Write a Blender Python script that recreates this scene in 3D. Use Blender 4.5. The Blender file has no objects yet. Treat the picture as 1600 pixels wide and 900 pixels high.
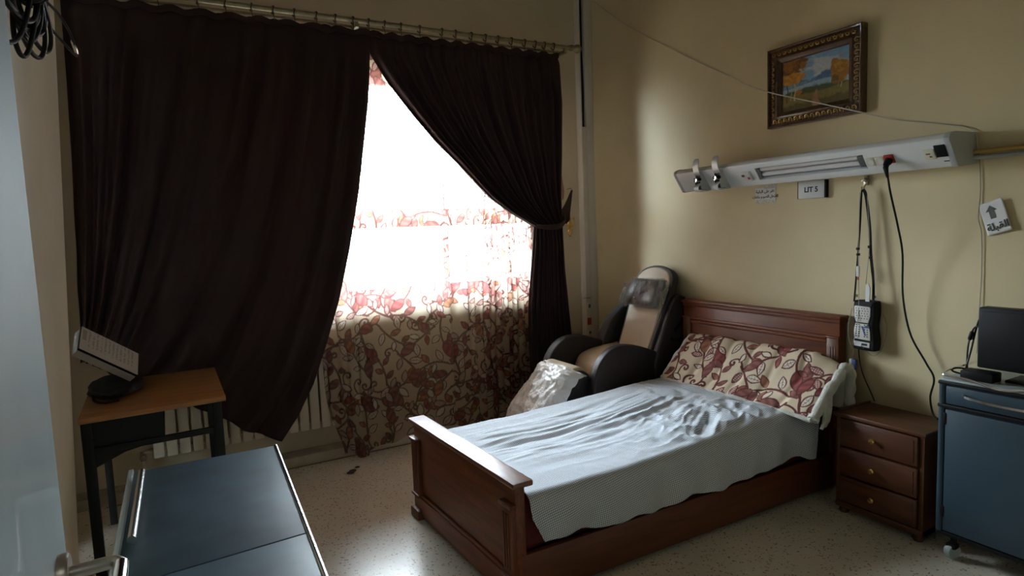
import bpy, bmesh, math, random
import numpy as np
from mathutils import Vector, Matrix, noise as mnoise

random.seed(7)
C = bpy.context.scene.collection
scene = bpy.context.scene
PI = math.pi

# ------------------------------------------------------------------ camera
cam_data = bpy.data.cameras.new('camera')
cam_data.sensor_fit = 'HORIZONTAL'
cam_data.sensor_width = 36.0
cam_data.lens = 36.0 * 970.36 / 1600.0
cam_data.clip_start = 0.02
cam = bpy.data.objects.new('camera', cam_data)
C.objects.link(cam)
_yaw, _pitch, _roll = math.radians(29.134), math.radians(-5.409), math.radians(-2.209)
_f = Vector((math.sin(_yaw)*math.cos(_pitch), math.cos(_yaw)*math.cos(_pitch), math.sin(_pitch)))
_r = Vector((math.cos(_yaw), -math.sin(_yaw), 0))
_u = _r.cross(_f)
_r2 = math.cos(_roll)*_r + math.sin(_roll)*_u
_u2 = -math.sin(_roll)*_r + math.cos(_roll)*_u
_m = Matrix((( _r2.x, _u2.x, -_f.x, 0), (_r2.y, _u2.y, -_f.y, 0), (_r2.z, _u2.z, -_f.z, 1.5), (0, 0, 0, 1)))
cam.matrix_world = _m
scene.camera = cam

# ------------------------------------------------------------------ light and exposure
SKY = 200.0
CORRIDOR_FILL_WATTS = 7.0
world = bpy.data.worlds.new('overcast_sky')
scene.world = world
world.use_nodes = True
_nt = world.node_tree
_bg = _nt.nodes['Background']
_bg.inputs['Strength'].default_value = SKY
_geo = _nt.nodes.new('ShaderNodeNewGeometry')
_sep = _nt.nodes.new('ShaderNodeSeparateXYZ')
_neg = _nt.nodes.new('ShaderNodeMath'); _neg.operation = 'MULTIPLY'; _neg.inputs[1].default_value = -1
_nt.links.new(_geo.outputs['Incoming'], _sep.inputs[0])
_nt.links.new(_sep.outputs['Z'], _neg.inputs[0])
# overcast sky: brightness rises from horizon to zenith as (1 + 2 sin h) / 3; a dull ground below
_cie = _nt.nodes.new('ShaderNodeMath'); _cie.operation = 'MULTIPLY_ADD'; _cie.inputs[1].default_value = 2/3; _cie.inputs[2].default_value = 1/3
_nt.links.new(_neg.outputs[0], _cie.inputs[0])
_stp = _nt.nodes.new('ShaderNodeMapRange'); _stp.inputs[1].default_value = -0.03; _stp.inputs[2].default_value = 0.02
_nt.links.new(_neg.outputs[0], _stp.inputs[0])
_skc = _nt.nodes.new('ShaderNodeVectorMath'); _skc.operation = 'SCALE'; _skc.inputs[0].default_value = (0.79, 0.905, 1.0)
_nt.links.new(_cie.outputs[0], _skc.inputs['Scale'])
_gmx = _nt.nodes.new('ShaderNodeMix'); _gmx.data_type = 'RGBA'
_gmx.inputs[6].default_value = (0.075, 0.075, 0.070, 1)
_nt.links.new(_stp.outputs[0], _gmx.inputs[0]); _nt.links.new(_skc.outputs[0], _gmx.inputs[7])
_nt.links.new(_gmx.outputs[2], _bg.inputs['Color'])

_pl = bpy.data.lights.new('window_portal', 'AREA')
_pl.shape = 'RECTANGLE'; _pl.size = 2.40; _pl.size_y = 1.54
_pl.cycles.is_portal = True
_po = bpy.data.objects.new('window_portal', _pl)
C.objects.link(_po)
_po.location = (1.473, 4.47, 1.84)
_po.rotation_euler = (-PI/2, 0, 0)        # -Z looks along -Y, into the room

scene.view_settings.view_transform = 'Standard'
scene.view_settings.look = 'None'
scene.view_settings.exposure = 0.0
scene.view_settings.gamma = 1.0
scene.view_settings.use_curve_mapping = False
try:
    scene.cycles.use_denoising = True
    scene.cycles.max_bounces = 12
    scene.cycles.diffuse_bounces = 6
    scene.cycles.transparent_max_bounces = 24
    scene.cycles.sample_clamp_indirect = 8.0
    scene.cycles.caustics_refractive = False
    scene.cycles.caustics_reflective = False
except Exception:
    pass

# ------------------------------------------------------------------ materials
def _new(name):
    m = bpy.data.materials.new(name); m.use_nodes = True
    return m, m.node_tree, m.node_tree.nodes['Principled BSDF']

def mat(name, col, rough=0.5, metal=0.0, var=0.12, scale=6.0, bump=0.0, bscale=60.0, stretch=(1, 1, 1), spec=0.5, coat=0.0):
    """principled surface with noise variation of its colour and a fine bump"""
    m, nt, p = _new(name)
    tc = nt.nodes.new('ShaderNodeTexCoord'); mp = nt.nodes.new('ShaderNodeMapping')
    mp.inputs['Scale'].default_value = stretch
    nt.links.new(tc.outputs['Object'], mp.inputs[0])
    n = nt.nodes.new('ShaderNodeTexNoise'); n.inputs['Scale'].default_value = scale; n.inputs['Detail'].default_value = 5
    nt.links.new(mp.outputs[0], n.inputs['Vector'])
    r = nt.nodes.new('ShaderNodeValToRGB')
    r.color_ramp.elements[0].position = 0.3; r.color_ramp.elements[1].position = 0.7
    r.color_ramp.elements[0].color = tuple(c*(1-var) for c in col)+(1,)
    r.color_ramp.elements[1].color = tuple(min(1, c*(1+var)) for c in col)+(1,)
    nt.links.new(n.outputs[0], r.inputs[0]); nt.links.new(r.outputs[0], p.inputs['Base Color'])
    p.inputs['Roughness'].default_value = rough; p.inputs['Metallic'].default_value = metal
    p.inputs['Specular IOR Level'].default_value = spec
    p.inputs['Coat Weight'].default_value = coat
    if bump:
        n2 = nt.nodes.new('ShaderNodeTexNoise'); n2.inputs['Scale'].default_value = bscale; n2.inputs['Detail'].default_value = 4
        nt.links.new(mp.outputs[0], n2.inputs['Vector'])
        b = nt.nodes.new('ShaderNodeBump'); b.inputs['Strength'].default_value = bump; b.inputs['Distance'].default_value = 0.01
        nt.links.new(n2.outputs[0], b.inputs['Height']); nt.links.new(b.outputs[0], p.inputs['Normal'])
    return m

def wood(name, c1, c2, rough=0.32, axis='X', coat=0.15):
    m, nt, p = _new(name)
    tc = nt.nodes.new('ShaderNodeTexCoord'); mp = nt.nodes.new('ShaderNodeMapping')
    s = {'X': (1.2, 14, 14), 'Y': (14, 1.2, 14), 'Z': (14, 14, 1.2)}[axis]
    mp.inputs['Scale'].default_value = s
    nt.links.new(tc.outputs['Object'], mp.inputs[0])
    n = nt.nodes.new('ShaderNodeTexNoise'); n.inputs['Scale'].default_value = 2.2; n.inputs['Detail'].default_value = 8; n.inputs['Distortion'].default_value = 0.9
    nt.links.new(mp.outputs[0], n.inputs['Vector'])
    r = nt.nodes.new('ShaderNodeValToRGB')
    r.color_ramp.elements[0].position = 0.32; r.color_ramp.elements[0].color = c1+(1,)
    r.color_ramp.elements[1].position = 0.68; r.color_ramp.elements[1].color = c2+(1,)
    nt.links.new(n.outputs[0], r.inputs[0]); nt.links.new(r.outputs[0], p.inputs['Base Color'])
    p.inputs['Roughness'].default_value = rough; p.inputs['Coat Weight'].default_value = coat; p.inputs['Coat Roughness'].default_value = 0.25 if coat < .5 else 0.34
    b = nt.nodes.new('ShaderNodeBump'); b.inputs['Strength'].default_value = 0.08; b.inputs['Distance'].default_value = 0.005
    nt.links.new(n.outputs[0], b.inputs['Height']); nt.links.new(b.outputs[0], p.inputs['Normal'])
    return m

def printed(name, rough=0.8, through=0.0, clear=0.0, bump=0.0, bscale=300.0):
    """cloth or paper whose print is the colour attribute Col; through = translucency, clear = open weave"""
    m, nt, p = _new(name)
    a = nt.nodes.new('ShaderNodeAttribute'); a.attribute_name = 'Col'
    nt.links.new(a.outputs['Color'], p.inputs['Base Color'])
    p.inputs['Roughness'].default_value = rough; p.inputs['Specular IOR Level'].default_value = 0.2
    if bump:
        tc = nt.nodes.new('ShaderNodeTexCoord')
        n2 = nt.nodes.new('ShaderNodeTexNoise'); n2.inputs['Scale'].default_value = bscale
        nt.links.new(tc.outputs['Object'], n2.inputs['Vector'])
        b = nt.nodes.new('ShaderNodeBump'); b.inputs['Strength'].default_value = bump; b.inputs['Distance'].default_value = 0.004
        nt.links.new(n2.outputs[0], b.inputs['Height']); nt.links.new(b.outputs[0], p.inputs['Normal'])
    out = nt.nodes['Material Output']
    sh = p.outputs[0]
    if through:
        t = nt.nodes.new('ShaderNodeBsdfTranslucent'); nt.links.new(a.outputs['Color'], t.inputs['Color'])
        mx = nt.nodes.new('ShaderNodeMixShader'); mx.inputs[0].default_value = through
        nt.links.new(sh, mx.inputs[1]); nt.links.new(t.outputs[0], mx.inputs[2]); sh = mx.outputs[0]
    if clear:
        t = nt.nodes.new('ShaderNodeBsdfTransparent')
        mul = nt.nodes.new('ShaderNodeMath'); mul.operation = 'MULTIPLY'; mul.inputs[1].default_value = clear
        nt.links.new(a.outputs['Alpha'], mul.inputs[0])
        mx = nt.nodes.new('ShaderNodeMixShader'); nt.links.new(mul.outputs[0], mx.inputs[0])
        nt.links.new(sh, mx.inputs[1]); nt.links.new(t.outputs[0], mx.inputs[2]); sh = mx.outputs[0]
    nt.links.new(sh, out.inputs['Surface'])
    return m

def curtain_cloth(name, col, glow):
    m = mat(name, col, rough=0.62, var=0.16, scale=3.0, bump=0.25, bscale=260, spec=0.25)
    nt = m.node_tree; p = nt.nodes['Principled BSDF']
    p.inputs['Sheen Weight'].default_value = 0.12
    p.inputs['Sheen Roughness'].default_value = 0.45
    p.inputs['Sheen Tint'].default_value = (0.50, 0.42, 0.44, 1)
    t = nt.nodes.new('ShaderNodeBsdfTranslucent'); t.inputs['Color'].default_value = glow
    mx = nt.nodes.new('ShaderNodeMixShader'); mx.inputs[0].default_value = 0.06
    nt.links.new(p.outputs[0], mx.inputs[1]); nt.links.new(t.outputs[0], mx.inputs[2])
    nt.links.new(mx.outputs[0], nt.nodes['Material Output'].inputs['Surface'])
    return m

def film(name, tint, clear, bump=0.6, bscale=26.0, rough=0.12, low=0.35):
    """thin crumpled plastic: clear share + glossy + milky share"""
    m, nt, p = _new(name)
    p.inputs['Base Color'].default_value = tint+(1,); p.inputs['Roughness'].default_value = rough
    p.inputs['Specular IOR Level'].default_value = 0.9
    tc = nt.nodes.new('ShaderNodeTexCoord')
    n2 = nt.nodes.new('ShaderNodeTexNoise'); n2.inputs['Scale'].default_value = bscale; n2.inputs['Detail'].default_value = 6; n2.inputs['Distortion'].default_value = 1.6
    nt.links.new(tc.outputs['Object'], n2.inputs['Vector'])
    b = nt.nodes.new('ShaderNodeBump'); b.inputs['Strength'].default_value = bump; b.inputs['Distance'].default_value = 0.03
    nt.links.new(n2.outputs[0], b.inputs['Height']); nt.links.new(b.outputs[0], p.inputs['Normal'])
    tr = nt.nodes.new('ShaderNodeBsdfTransparent'); mx = nt.nodes.new('ShaderNodeMixShader')
    rp = nt.nodes.new('ShaderNodeValToRGB')
    rp.color_ramp.elements[0].position = 0.35; rp.color_ramp.elements[0].color = (clear,)*3+(1,)
    rp.color_ramp.elements[1].position = 0.65; rp.color_ramp.elements[1].color = (clear*low,)*3+(1,)
    nt.links.new(n2.outputs[0], rp.inputs[0]); nt.links.new(rp.outputs[0], mx.inputs[0])
    nt.links.new(p.outputs[0], mx.inputs[1]); nt.links.new(tr.outputs[0], mx.inputs[2])
    nt.links.new(mx.outputs[0], nt.nodes['Material Output'].inputs['Surface'])
    return m

def terrazzo():
    m, nt, p = _new('terrazzo')
    tc = nt.nodes.new('ShaderNodeTexCoord')
    def chip(scale, thr, seed):
        mp = nt.nodes.new('ShaderNodeMapping'); mp.inputs['Location'].default_value = (seed, seed*2, 0)
        nt.links.new(tc.outputs['Object'], mp.inputs[0])
        v = nt.nodes.new('ShaderNodeTexVoronoi'); v.inputs['Scale'].default_value = scale; v.inputs['Randomness'].default_value = 1
        nd = nt.nodes.new('ShaderNodeTexNoise'); nd.inputs['Scale'].default_value = scale*1.5
        nt.links.new(mp.outputs[0], nd.inputs['Vector'])
        ad = nt.nodes.new('ShaderNodeVectorMath'); ad.operation = 'MULTIPLY_ADD'
        ad.inputs[1].default_value = (0.02, 0.02, 0); nt.links.new(nd.outputs['Color'], ad.inputs[0]); nt.links.new(mp.outputs[0], ad.inputs[2])
        nt.links.new(ad.outputs[0], v.inputs['Vector'])
        sx = nt.nodes.new('ShaderNodeSeparateColor'); nt.links.new(v.outputs['Color'], sx.inputs[0])
        l = nt.nodes.new('ShaderNodeMath'); l.operation = 'LESS_THAN'; l.inputs[1].default_value = thr
        nt.links.new(sx.outputs[0], l.inputs[0])
        l2 = nt.nodes.new('ShaderNodeMath'); l2.operation = 'LESS_THAN'; l2.inputs[1].default_value = 0.42
        nt.links.new(v.outputs['Distance'], l2.inputs[0])
        mu = nt.nodes.new('ShaderNodeMath'); mu.operation = 'MULTIPLY'
        nt.links.new(l.outputs[0], mu.inputs[0]); nt.links.new(l2.outputs[0], mu.inputs[1])
        return mu.outputs[0]
    n = nt.nodes.new('ShaderNodeTexNoise'); n.inputs['Scale'].default_value = 5; n.inputs['Detail'].default_value = 6
    nt.links.new(tc.outputs['Object'], n.inputs['Vector'])
    r = nt.nodes.new('ShaderNodeValToRGB')
    r.color_ramp.elements[0].color = (0.60, 0.545, 0.45, 1); r.color_ramp.elements[1].color = (0.80, 0.745, 0.64, 1)
    nt.links.new(n.outputs[0], r.inputs[0])
    col = r.outputs[0]
    for sc, th, sd, c in ((95, 0.20, 1.3, (0.74, 0.68, 0.56)), (85, 0.10, 4.1, (0.36, 0.27, 0.16)), (135, 0.085, 7.7, (0.13, 0.09, 0.055))):
        mx = nt.nodes.new('ShaderNodeMix'); mx.data_type = 'RGBA'
        nt.links.new(chip(sc, th, sd), mx.inputs[0]); nt.links.new(col, mx.inputs[6]); mx.inputs[7].default_value = c+(1,)
        col = mx.outputs[2]
    nt.links.new(col, p.inputs['Base Color'])
    p.inputs['Roughness'].default_value = 0.26
    return m

def checked_sheet():
    """white cotton with a fine blue-grey windowpane check, laid out on the UV map (metres)"""
    m, nt, p = _new('checked_sheet')
    uv = nt.nodes.new('ShaderNodeUVMap')
    sp = nt.nodes.new('ShaderNodeSeparateXYZ'); nt.links.new(uv.outputs[0], sp.inputs[0])
    def line(o, period, width):
        d = nt.nodes.new('ShaderNodeMath'); d.operation = 'DIVIDE'; d.inputs[1].default_value = period
        f = nt.nodes.new('ShaderNodeMath'); f.operation = 'FRACT'
        l = nt.nodes.new('ShaderNodeMath'); l.operation = 'LESS_THAN'; l.inputs[1].default_value = width
        nt.links.new(o, d.inputs[0]); nt.links.new(d.outputs[0], f.inputs[0]); nt.links.new(f.outputs[0], l.inputs[0])
        return l.outputs[0]
    a = line(sp.outputs[0], 0.0088, 0.25); b = line(sp.outputs[1], 0.0088, 0.25)
    mx = nt.nodes.new('ShaderNodeMath'); mx.operation = 'MAXIMUM'; nt.links.new(a, mx.inputs[0]); nt.links.new(b, mx.inputs[1])
    cm = nt.nodes.new('ShaderNodeMix'); cm.data_type = 'RGBA'
    cm.inputs[6].default_value = (0.78, 0.81, 0.85, 1); cm.inputs[7].default_value = (0.17, 0.20, 0.26, 1)
    nt.links.new(mx.outputs[0], cm.inputs[0]); nt.links.new(cm.outputs[2], p.inputs['Base Color'])
    p.inputs['Roughness'].default_value = 0.75; p.inputs['Specular IOR Level'].default_value = 0.25
    return m

def plaster(name, col):
    m = mat(name, col, rough=0.55, var=0.09, scale=1.7, bump=0.06, bscale=45, spec=0.35)
    return m

M = dict(
    wall=plaster('beige_wall_paint', (0.66, 0.56, 0.345)),
    wall_win=plaster('pale_wall_paint', (0.60, 0.54, 0.41)),
    wall_left=plaster('side_wall_paint', (0.84, 0.81, 0.70)),
    ceiling=plaster('darkened_ceiling_paint', (0.50, 0.46, 0.37)),  # unseen ceiling, colour lowered so it bounces less light
    wall_dim=plaster('corridor_wall_paint', (0.40, 0.36, 0.27)),
    floor=terrazzo(),
    marble=mat('marble_skirting', (0.45, 0.40, 0.31), 0.4, var=0.2, scale=9),
    joint=mat('dark_joint', (0.16, 0.11, 0.07), 0.6),
    chip=mat('bare_plaster', (0.30, 0.24, 0.16), 0.8),
    frame=mat('white_window_paint', (0.62, 0.58, 0.50), 0.4, var=0.05),
    door=mat('blue_grey_door_paint', (0.50, 0.59, 0.62), 0.36, var=0.14, scale=3.5, bump=0.03, bscale=8, coat=0.5),
    steel=mat('brushed_steel', (0.55, 0.55, 0.53), 0.27, 1.0, var=0.08, scale=30),
    darksteel=mat('worn_steel', (0.42, 0.36, 0.29), 0.38, 1.0, var=0.15, scale=20),
    chrome=mat('chrome', (0.80, 0.80, 0.80), 0.12, 1.0, var=0.03),
    brass=mat('brass', (0.80, 0.58, 0.20), 0.22, 1.0, var=0.1),
    ring=mat('dark_bronze_ring', (0.10, 0.075, 0.045), 0.4, 0.6, var=0.2, scale=25),
    rod=mat('aged_brass_rod', (0.34, 0.30, 0.19), 0.35, 0.85, var=0.2, scale=25),
    maroon=curtain_cloth('dark_brown_curtain', (0.034, 0.0165, 0.0158), (0.13, 0.040, 0.030, 1)),
    radiator=mat('cream_radiator_enamel', (0.66, 0.62, 0.52), 0.4, var=0.05),
    plastic_white=mat('white_plastic', (0.68, 0.67, 0.62), 0.4, var=0.04),
    plastic_cream=mat('cream_plastic', (0.66, 0.62, 0.48), 0.4, var=0.04),
    plastic_black=mat('black_plastic', (0.006, 0.006, 0.007), 0.5, var=0.2, spec=0.2),
    black_rubber=mat('black_rubber', (0.007, 0.008, 0.009), 0.40, var=0.2, spec=0.25),
    webbing=mat('black_webbing', (0.012, 0.011, 0.011), 0.8, bump=0.3, bscale=300, spec=0.2),
    alu=mat('white_enamelled_aluminium', (0.70, 0.72, 0.72), 0.33, var=0.04),
    bracket=mat('grey_anodised_metal', (0.46, 0.47, 0.46), 0.45, 0.5, var=0.06),
    alu_grey=mat('grey_end_cap', (0.42, 0.45, 0.46), 0.4, var=0.04),
    recess=mat('dark_recess', (0.10, 0.10, 0.10), 0.5),
    tube=mat('unlit_tube_glass', (0.62, 0.60, 0.60), 0.25, var=0.03),
    red=mat('red_plastic', (0.36, 0.03, 0.02), 0.4),
    paper=mat('white_paper', (0.70, 0.70, 0.69), 0.8, var=0.05),
    tape=film('clear_tape', (0.9, 0.88, 0.78), 0.45, 0.4, 60),
    sign=mat('sign_plate', (0.58, 0.60, 0.60), 0.45, var=0.04),
    ink=mat('black_ink', (0.02, 0.02, 0.02), 0.7),
    greyink=mat('grey_ink', (0.10, 0.10, 0.10), 0.7),
    gilt=mat('dark_gilt_wood', (0.075, 0.034, 0.014), 0.30, var=0.4, scale=30, bump=0.4, bscale=80, coat=0.3),
    gold=mat('worn_gold_leaf', (0.50, 0.32, 0.10), 0.32, 0.7, var=0.3, scale=50),
    canvas=printed('oil_paint', rough=0.45, bump=0.25, bscale=180),
    bedwood=wood('cherry_stained_wood', (0.105, 0.025, 0.0075), (0.205, 0.054, 0.0145), 0.42, 'Y', 0.04),
    bedcap=wood('polished_cherry_cap', (0.100, 0.026, 0.0085), (0.195, 0.056, 0.0165), 0.36, 'Y', 1.0),
    bedwood_x=wood('cherry_stained_rail', (0.090, 0.024, 0.0085), (0.150, 0.040, 0.0120), 0.45, 'X', 0.0),
    bedwood_z=wood('cherry_stained_post', (0.090, 0.024, 0.0085), (0.170, 0.046, 0.0135), 0.45, 'Z', 0.02),
    nightwood=wood('brown_nightstand_wood', (0.062, 0.0195, 0.0070), (0.110, 0.036, 0.0125), 0.45, 'Y', 0.0),
    desktop=wood('honey_desktop_wood', (0.30, 0.135, 0.045), (0.44, 0.21, 0.075), 0.38, 'X'),
    mattress=mat('dark_red_ticking', (0.14, 0.022, 0.020), 0.8, var=0.3, scale=25),
    sheet=checked_sheet(),
    sheer=printed('printed_sheer', rough=0.8, through=0.74, clear=0.52),
    quilt=printed('printed_quilt', rough=0.85, bump=0.35, bscale=500),
    fleece=mat('white_fleece', (0.66, 0.65, 0.60), 0.95, var=0.1, scale=30, bump=0.9, bscale=180, spec=0.1),
    charcoal=mat('charcoal_leatherette', (0.026, 0.022, 0.024), 0.50, var=0.12, bump=0.12, bscale=180, spec=0.45),
    cream=mat('cream_leatherette', (0.56, 0.455, 0.325), 0.40, var=0.05, bump=0.1, bscale=160),
    pillow=mat('black_leatherette', (0.035, 0.030, 0.030), 0.24, var=0.2, bump=0.9, bscale=16, spec=0.7),
    film_milky=film('milky_plastic_film', (0.93, 0.95, 0.93), 0.05, 0.35, 22),
    film_clear=film('clear_plastic_film', (0.55, 0.56, 0.56), 0.90, 0.7, 13, 0.10, 0.72),
    blue=mat('blue_laminate', (0.024, 0.048, 0.070), 0.42, var=0.08, scale=4),
    bluetop=mat('worn_blue_tabletop', (0.040, 0.074, 0.102), 0.46, var=0.24, scale=9, bump=0.05, bscale=20),
    bluegrey=mat('grey_worktop', (0.30, 0.34, 0.33), 0.35, var=0.1),
    pale_edge=mat('polished_edge_strip', (0.86, 0.88, 0.90), 0.24, 1.0, var=0.03),
    greyrail=mat('grey_plastic_rail', (0.42, 0.48, 0.48), 0.4, var=0.05),
    darktube=mat('black_painted_steel', (0.008, 0.010, 0.012), 0.45, var=0.2, spec=0.3),
    carton_side=mat('carton_side', (0.46, 0.44, 0.42), 0.7, var=0.06),
    cardboard=printed('printed_carton', rough=0.7),
    wire=mat('off_white_wire', (0.58, 0.55, 0.47), 0.5),
    greywire=mat('grey_wire', (0.30, 0.29, 0.25), 0.5),
    bluepl=mat('blue_label', (0.08, 0.12, 0.32), 0.5),
    ochre=mat('ochre_painted_pipe', (0.42, 0.27, 0.07), 0.4, var=0.1),
    pipegrey=mat('grey_painted_pipe', (0.40, 0.42, 0.40), 0.4, var=0.1),
    bag=mat('black_nylon', (0.008, 0.008, 0.009), 0.6, var=0.3, bump=0.4, bscale=30, spec=0.25),
    twig=mat('dark_brown_crumb', (0.045, 0.025, 0.012), 0.9),
)
_g, _gn, _gp = _new('window_glass')
_gt = _gn.nodes.new('ShaderNodeBsdfTransparent'); _gt.inputs[0].default_value = (0.95, 0.97, 0.97, 1)
_gg = _gn.nodes.new('ShaderNodeBsdfGlossy'); _gg.inputs['Roughness'].default_value = 0.02
_gf = _gn.nodes.new('ShaderNodeFresnel'); _gf.inputs[0].default_value = 1.45
_gm = _gn.nodes.new('ShaderNodeMixShader')
_gn.links.new(_gf.outputs[0], _gm.inputs[0]); _gn.links.new(_gt.outputs[0], _gm.inputs[1]); _gn.links.new(_gg.outputs[0], _gm.inputs[2])
_gn.links.new(_gm.outputs[0], _gn.nodes['Material Output'].inputs['Surface'])
M['glass'] = _g

# ------------------------------------------------------------------ mesh helpers
ORG = {}

def _link(o):
    C.objects.link(o); return o

def thing(name, label, cat, loc, group=None):
    o = bpy.data.objects.new(name, None); _link(o)
    o.empty_display_size = 0.05
    o.location = loc; ORG[o.name] = Vector(loc)
    o['label'] = label; o['category'] = cat
    if group: o['group'] = group
    return o

def tag(o, label, cat, group=None):
    o['label'] = label; o['category'] = cat
    if group: o['group'] = group
    return o

def struct(o):
    o['kind'] = 'structure'; return o

def mesh_obj(name, me, material, parent=None, sharp=35.0):
    """link a mesh given in world coordinates; its origin moves to the parent's (or to its own base)"""
    n = len(me.vertices)
    co = np.empty(n*3); me.vertices.foreach_get('co', co); co = co.reshape(-1, 3)
    if parent is not None:
        org = ORG[parent.name]
    else:
        org = Vector(((co[:, 0].min()+co[:, 0].max())/2, (co[:, 1].min()+co[:, 1].max())/2, co[:, 2].min()))
    co -= np.array(org)
    me.vertices.foreach_set('co', co.ravel())
    if sharp is not None:
        me.polygons.foreach_set('use_smooth', [True]*len(me.polygons))
        me.set_sharp_from_angle(angle=math.radians(sharp))
    me.update()
    if material is not None and len(me.materials) == 0:
        me.materials.append(material)
    o = bpy.data.objects.new(name, me); _link(o)
    if parent is not None:
        o.parent = parent
    else:
        o.location = org
    ORG[o.name] = org
    return o

class MB:
    def __init__(self): self.bm = bmesh.new()
    def _merge(self, t):
        me = bpy.data.meshes.new('tmp'); t.to_mesh(me); t.free(); self.bm.from_mesh(me); bpy.data.meshes.remove(me); return self
    def box(self, x0, x1, y0, y1, z0, z1, bev=0.0, seg=2):
        t = bmesh.new(); bmesh.ops.create_cube(t, size=1)
        for v in t.verts:
            v.co = Vector(((x0+x1)/2+v.co.x*(x1-x0), (y0+y1)/2+v.co.y*(y1-y0), (z0+z1)/2+v.co.z*(z1-z0)))
        if bev: bmesh.ops.bevel(t, geom=list(t.edges), offset=bev, segments=seg, affect='EDGES', profile=0.5)
        return self._merge(t)
    def obox(self, c, ex, ey, ez, sx, sy, sz, bev=0.0, seg=2):
        """oriented box: centre, unit axes, full sizes"""
        t = bmesh.new(); bmesh.ops.create_cube(t, size=1)
        for v in t.verts:
            v.co = Vector((v.co.x*sx, v.co.y*sy, v.co.z*sz))
        if bev: bmesh.ops.bevel(t, geom=list(t.edges), offset=bev, segments=seg, affect='EDGES', profile=0.5)
        c, ex, ey, ez = Vector(c), Vector(ex), Vector(ey), Vector(ez)
        for v in t.verts: v.co = c+ex*v.co.x+ey*v.co.y+ez*v.co.z
        return self._merge(t)
    def tube(self, pts, r, n=8, caps=True, closed=False):
        t = bmesh.new(); pts = [Vector(p) for p in pts]; L = len(pts)
        rs = r if isinstance(r, (list, tuple)) else [r]*L
        tang = []
        for i in range(L):
            if closed: d = pts[(i+1) % L]-pts[i-1]
            else: d = pts[min(i+1, L-1)]-pts[max(i-1, 0)]
            tang.append(d.normalized())
        up = Vector((0, 0, 1)) if abs(tang[0].z) < 0.9 else Vector((1, 0, 0))
        nrm = (up-tang[0]*up.dot(tang[0])).normalized(); rings = []
        for i in range(L):
            nrm = (nrm-tang[i]*nrm.dot(tang[i])).normalized(); b = tang[i].cross(nrm)
            rings.append([t.verts.new(pts[i]+rs[i]*(math.cos(2*PI*k/n)*nrm+math.sin(2*PI*k/n)*b)) for k in range(n)])
        for i in range(L if closed else L-1):
            A, B = rings[i], rings[(i+1) % L]
            for k in range(n): t.faces.new((A[k], A[(k+1) % n], B[(k+1) % n], B[k]))
        if caps and not closed:
            t.faces.new(rings[0][::-1]); t.faces.new(rings[-1])
        bmesh.ops.recalc_face_normals(t, faces=t.faces)
        return self._merge(t)
    def ribbon(self, pts, wdir, w, th):
        """flat strap along pts: width w along wdir, thickness th"""
        t = bmesh.new(); pts = [Vector(p) for p in pts]; wd = Vector(wdir).normalized(); rings = []
        for i, p in enumerate(pts):
            d = (pts[min(i+1, len(pts)-1)]-pts[max(i-1, 0)]).normalized()
            ws = (wd-d*wd.dot(d)).normalized(); nn = d.cross(ws)
            ww = w[i] if isinstance(w, (list, tuple)) else w
            rings.append([t.verts.new(p+ws*a*ww/2+nn*b*th/2) for a, b in ((-1, -1), (1, -1), (1, 1), (-1, 1))])
        for A, B in zip(rings, rings[1:]):
            for k in range(4): t.faces.new((A[k], A[(k+1) % 4], B[(k+1) % 4], B[k]))
        t.faces.new(rings[0][::-1]); t.faces.new(rings[-1])
        bmesh.ops.recalc_face_normals(t, faces=t.faces)
        return self._merge(t)
    def prism(self, poly, axis, a0, a1, bev=0.0, seg=2):
        """polygon swept along an axis: axis x uses (y,z), y uses (x,z), z uses (x,y)"""
        t = bmesh.new()
        def p3(u, v, a): return {'x': (a, u, v), 'y': (u, a, v), 'z': (u, v, a)}[axis]
        A = [t.verts.new(p3(u, v, a0)) for u, v in poly]; B = [t.verts.new(p3(u, v, a1)) for u, v in poly]
        n = len(poly)
        for i in range(n): t.faces.new((A[i], A[(i+1) % n], B[(i+1) % n], B[i]))
        f0 = t.faces.new(A[::-1]); f1 = t.faces.new(B)
        bmesh.ops.recalc_face_normals(t, faces=t.faces)
        if bev:
            bmesh.ops.bevel(t, geom=list(set(f0.edges) | set(f1.edges)), offset=bev, segments=seg, affect='EDGES', profile=0.5)
        bmesh.ops.triangulate(t, faces=[f for f in t.faces if len(f.verts) > 4])
        return self._merge(t)
    def lathe(self, prof, o, axis, n=16):
        """profile [(radius, height)] around axis from o"""
        t = bmesh.new(); ax = Vector(axis).normalized()
        e = Vector((0, 0, 1)) if abs(ax.z) < 0.9 else Vector((1, 0, 0))
        e1 = (e-ax*e.dot(ax)).normalized(); e2 = ax.cross(e1); o = Vector(o); rings = []
        for r, h in prof:
            rings.append([t.verts.new(o+ax*h+max(r, 1e-5)*(math.cos(2*PI*k/n)*e1+math.sin(2*PI*k/n)*e2)) for k in range(n)])
        for A, B in zip(rings, rings[1:]):
            for k in range(n): t.faces.new((A[k], A[(k+1) % n], B[(k+1) % n], B[k]))
        t.faces.new(rings[0][::-1]); t.faces.new(rings[-1])
        bmesh.ops.recalc_face_normals(t, faces=t.faces)
        return self._merge(t)
    def ball(self, c, r, sub=2, sc=(1, 1, 1)):
        t = bmesh.new(); bmesh.ops.create_icosphere(t, subdivisions=sub, radius=r)
        for v in t.verts: v.co = Vector((c[0]+v.co.x*sc[0], c[1]+v.co.y*sc[1], c[2]+v.co.z*sc[2]))
        return self._merge(t)
    def rotz(self, c, a):
        bmesh.ops.rotate(self.bm, cent=Vector(c), matrix=Matrix.Rotation(a, 3, 'Z'), verts=self.bm.verts); return self
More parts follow.
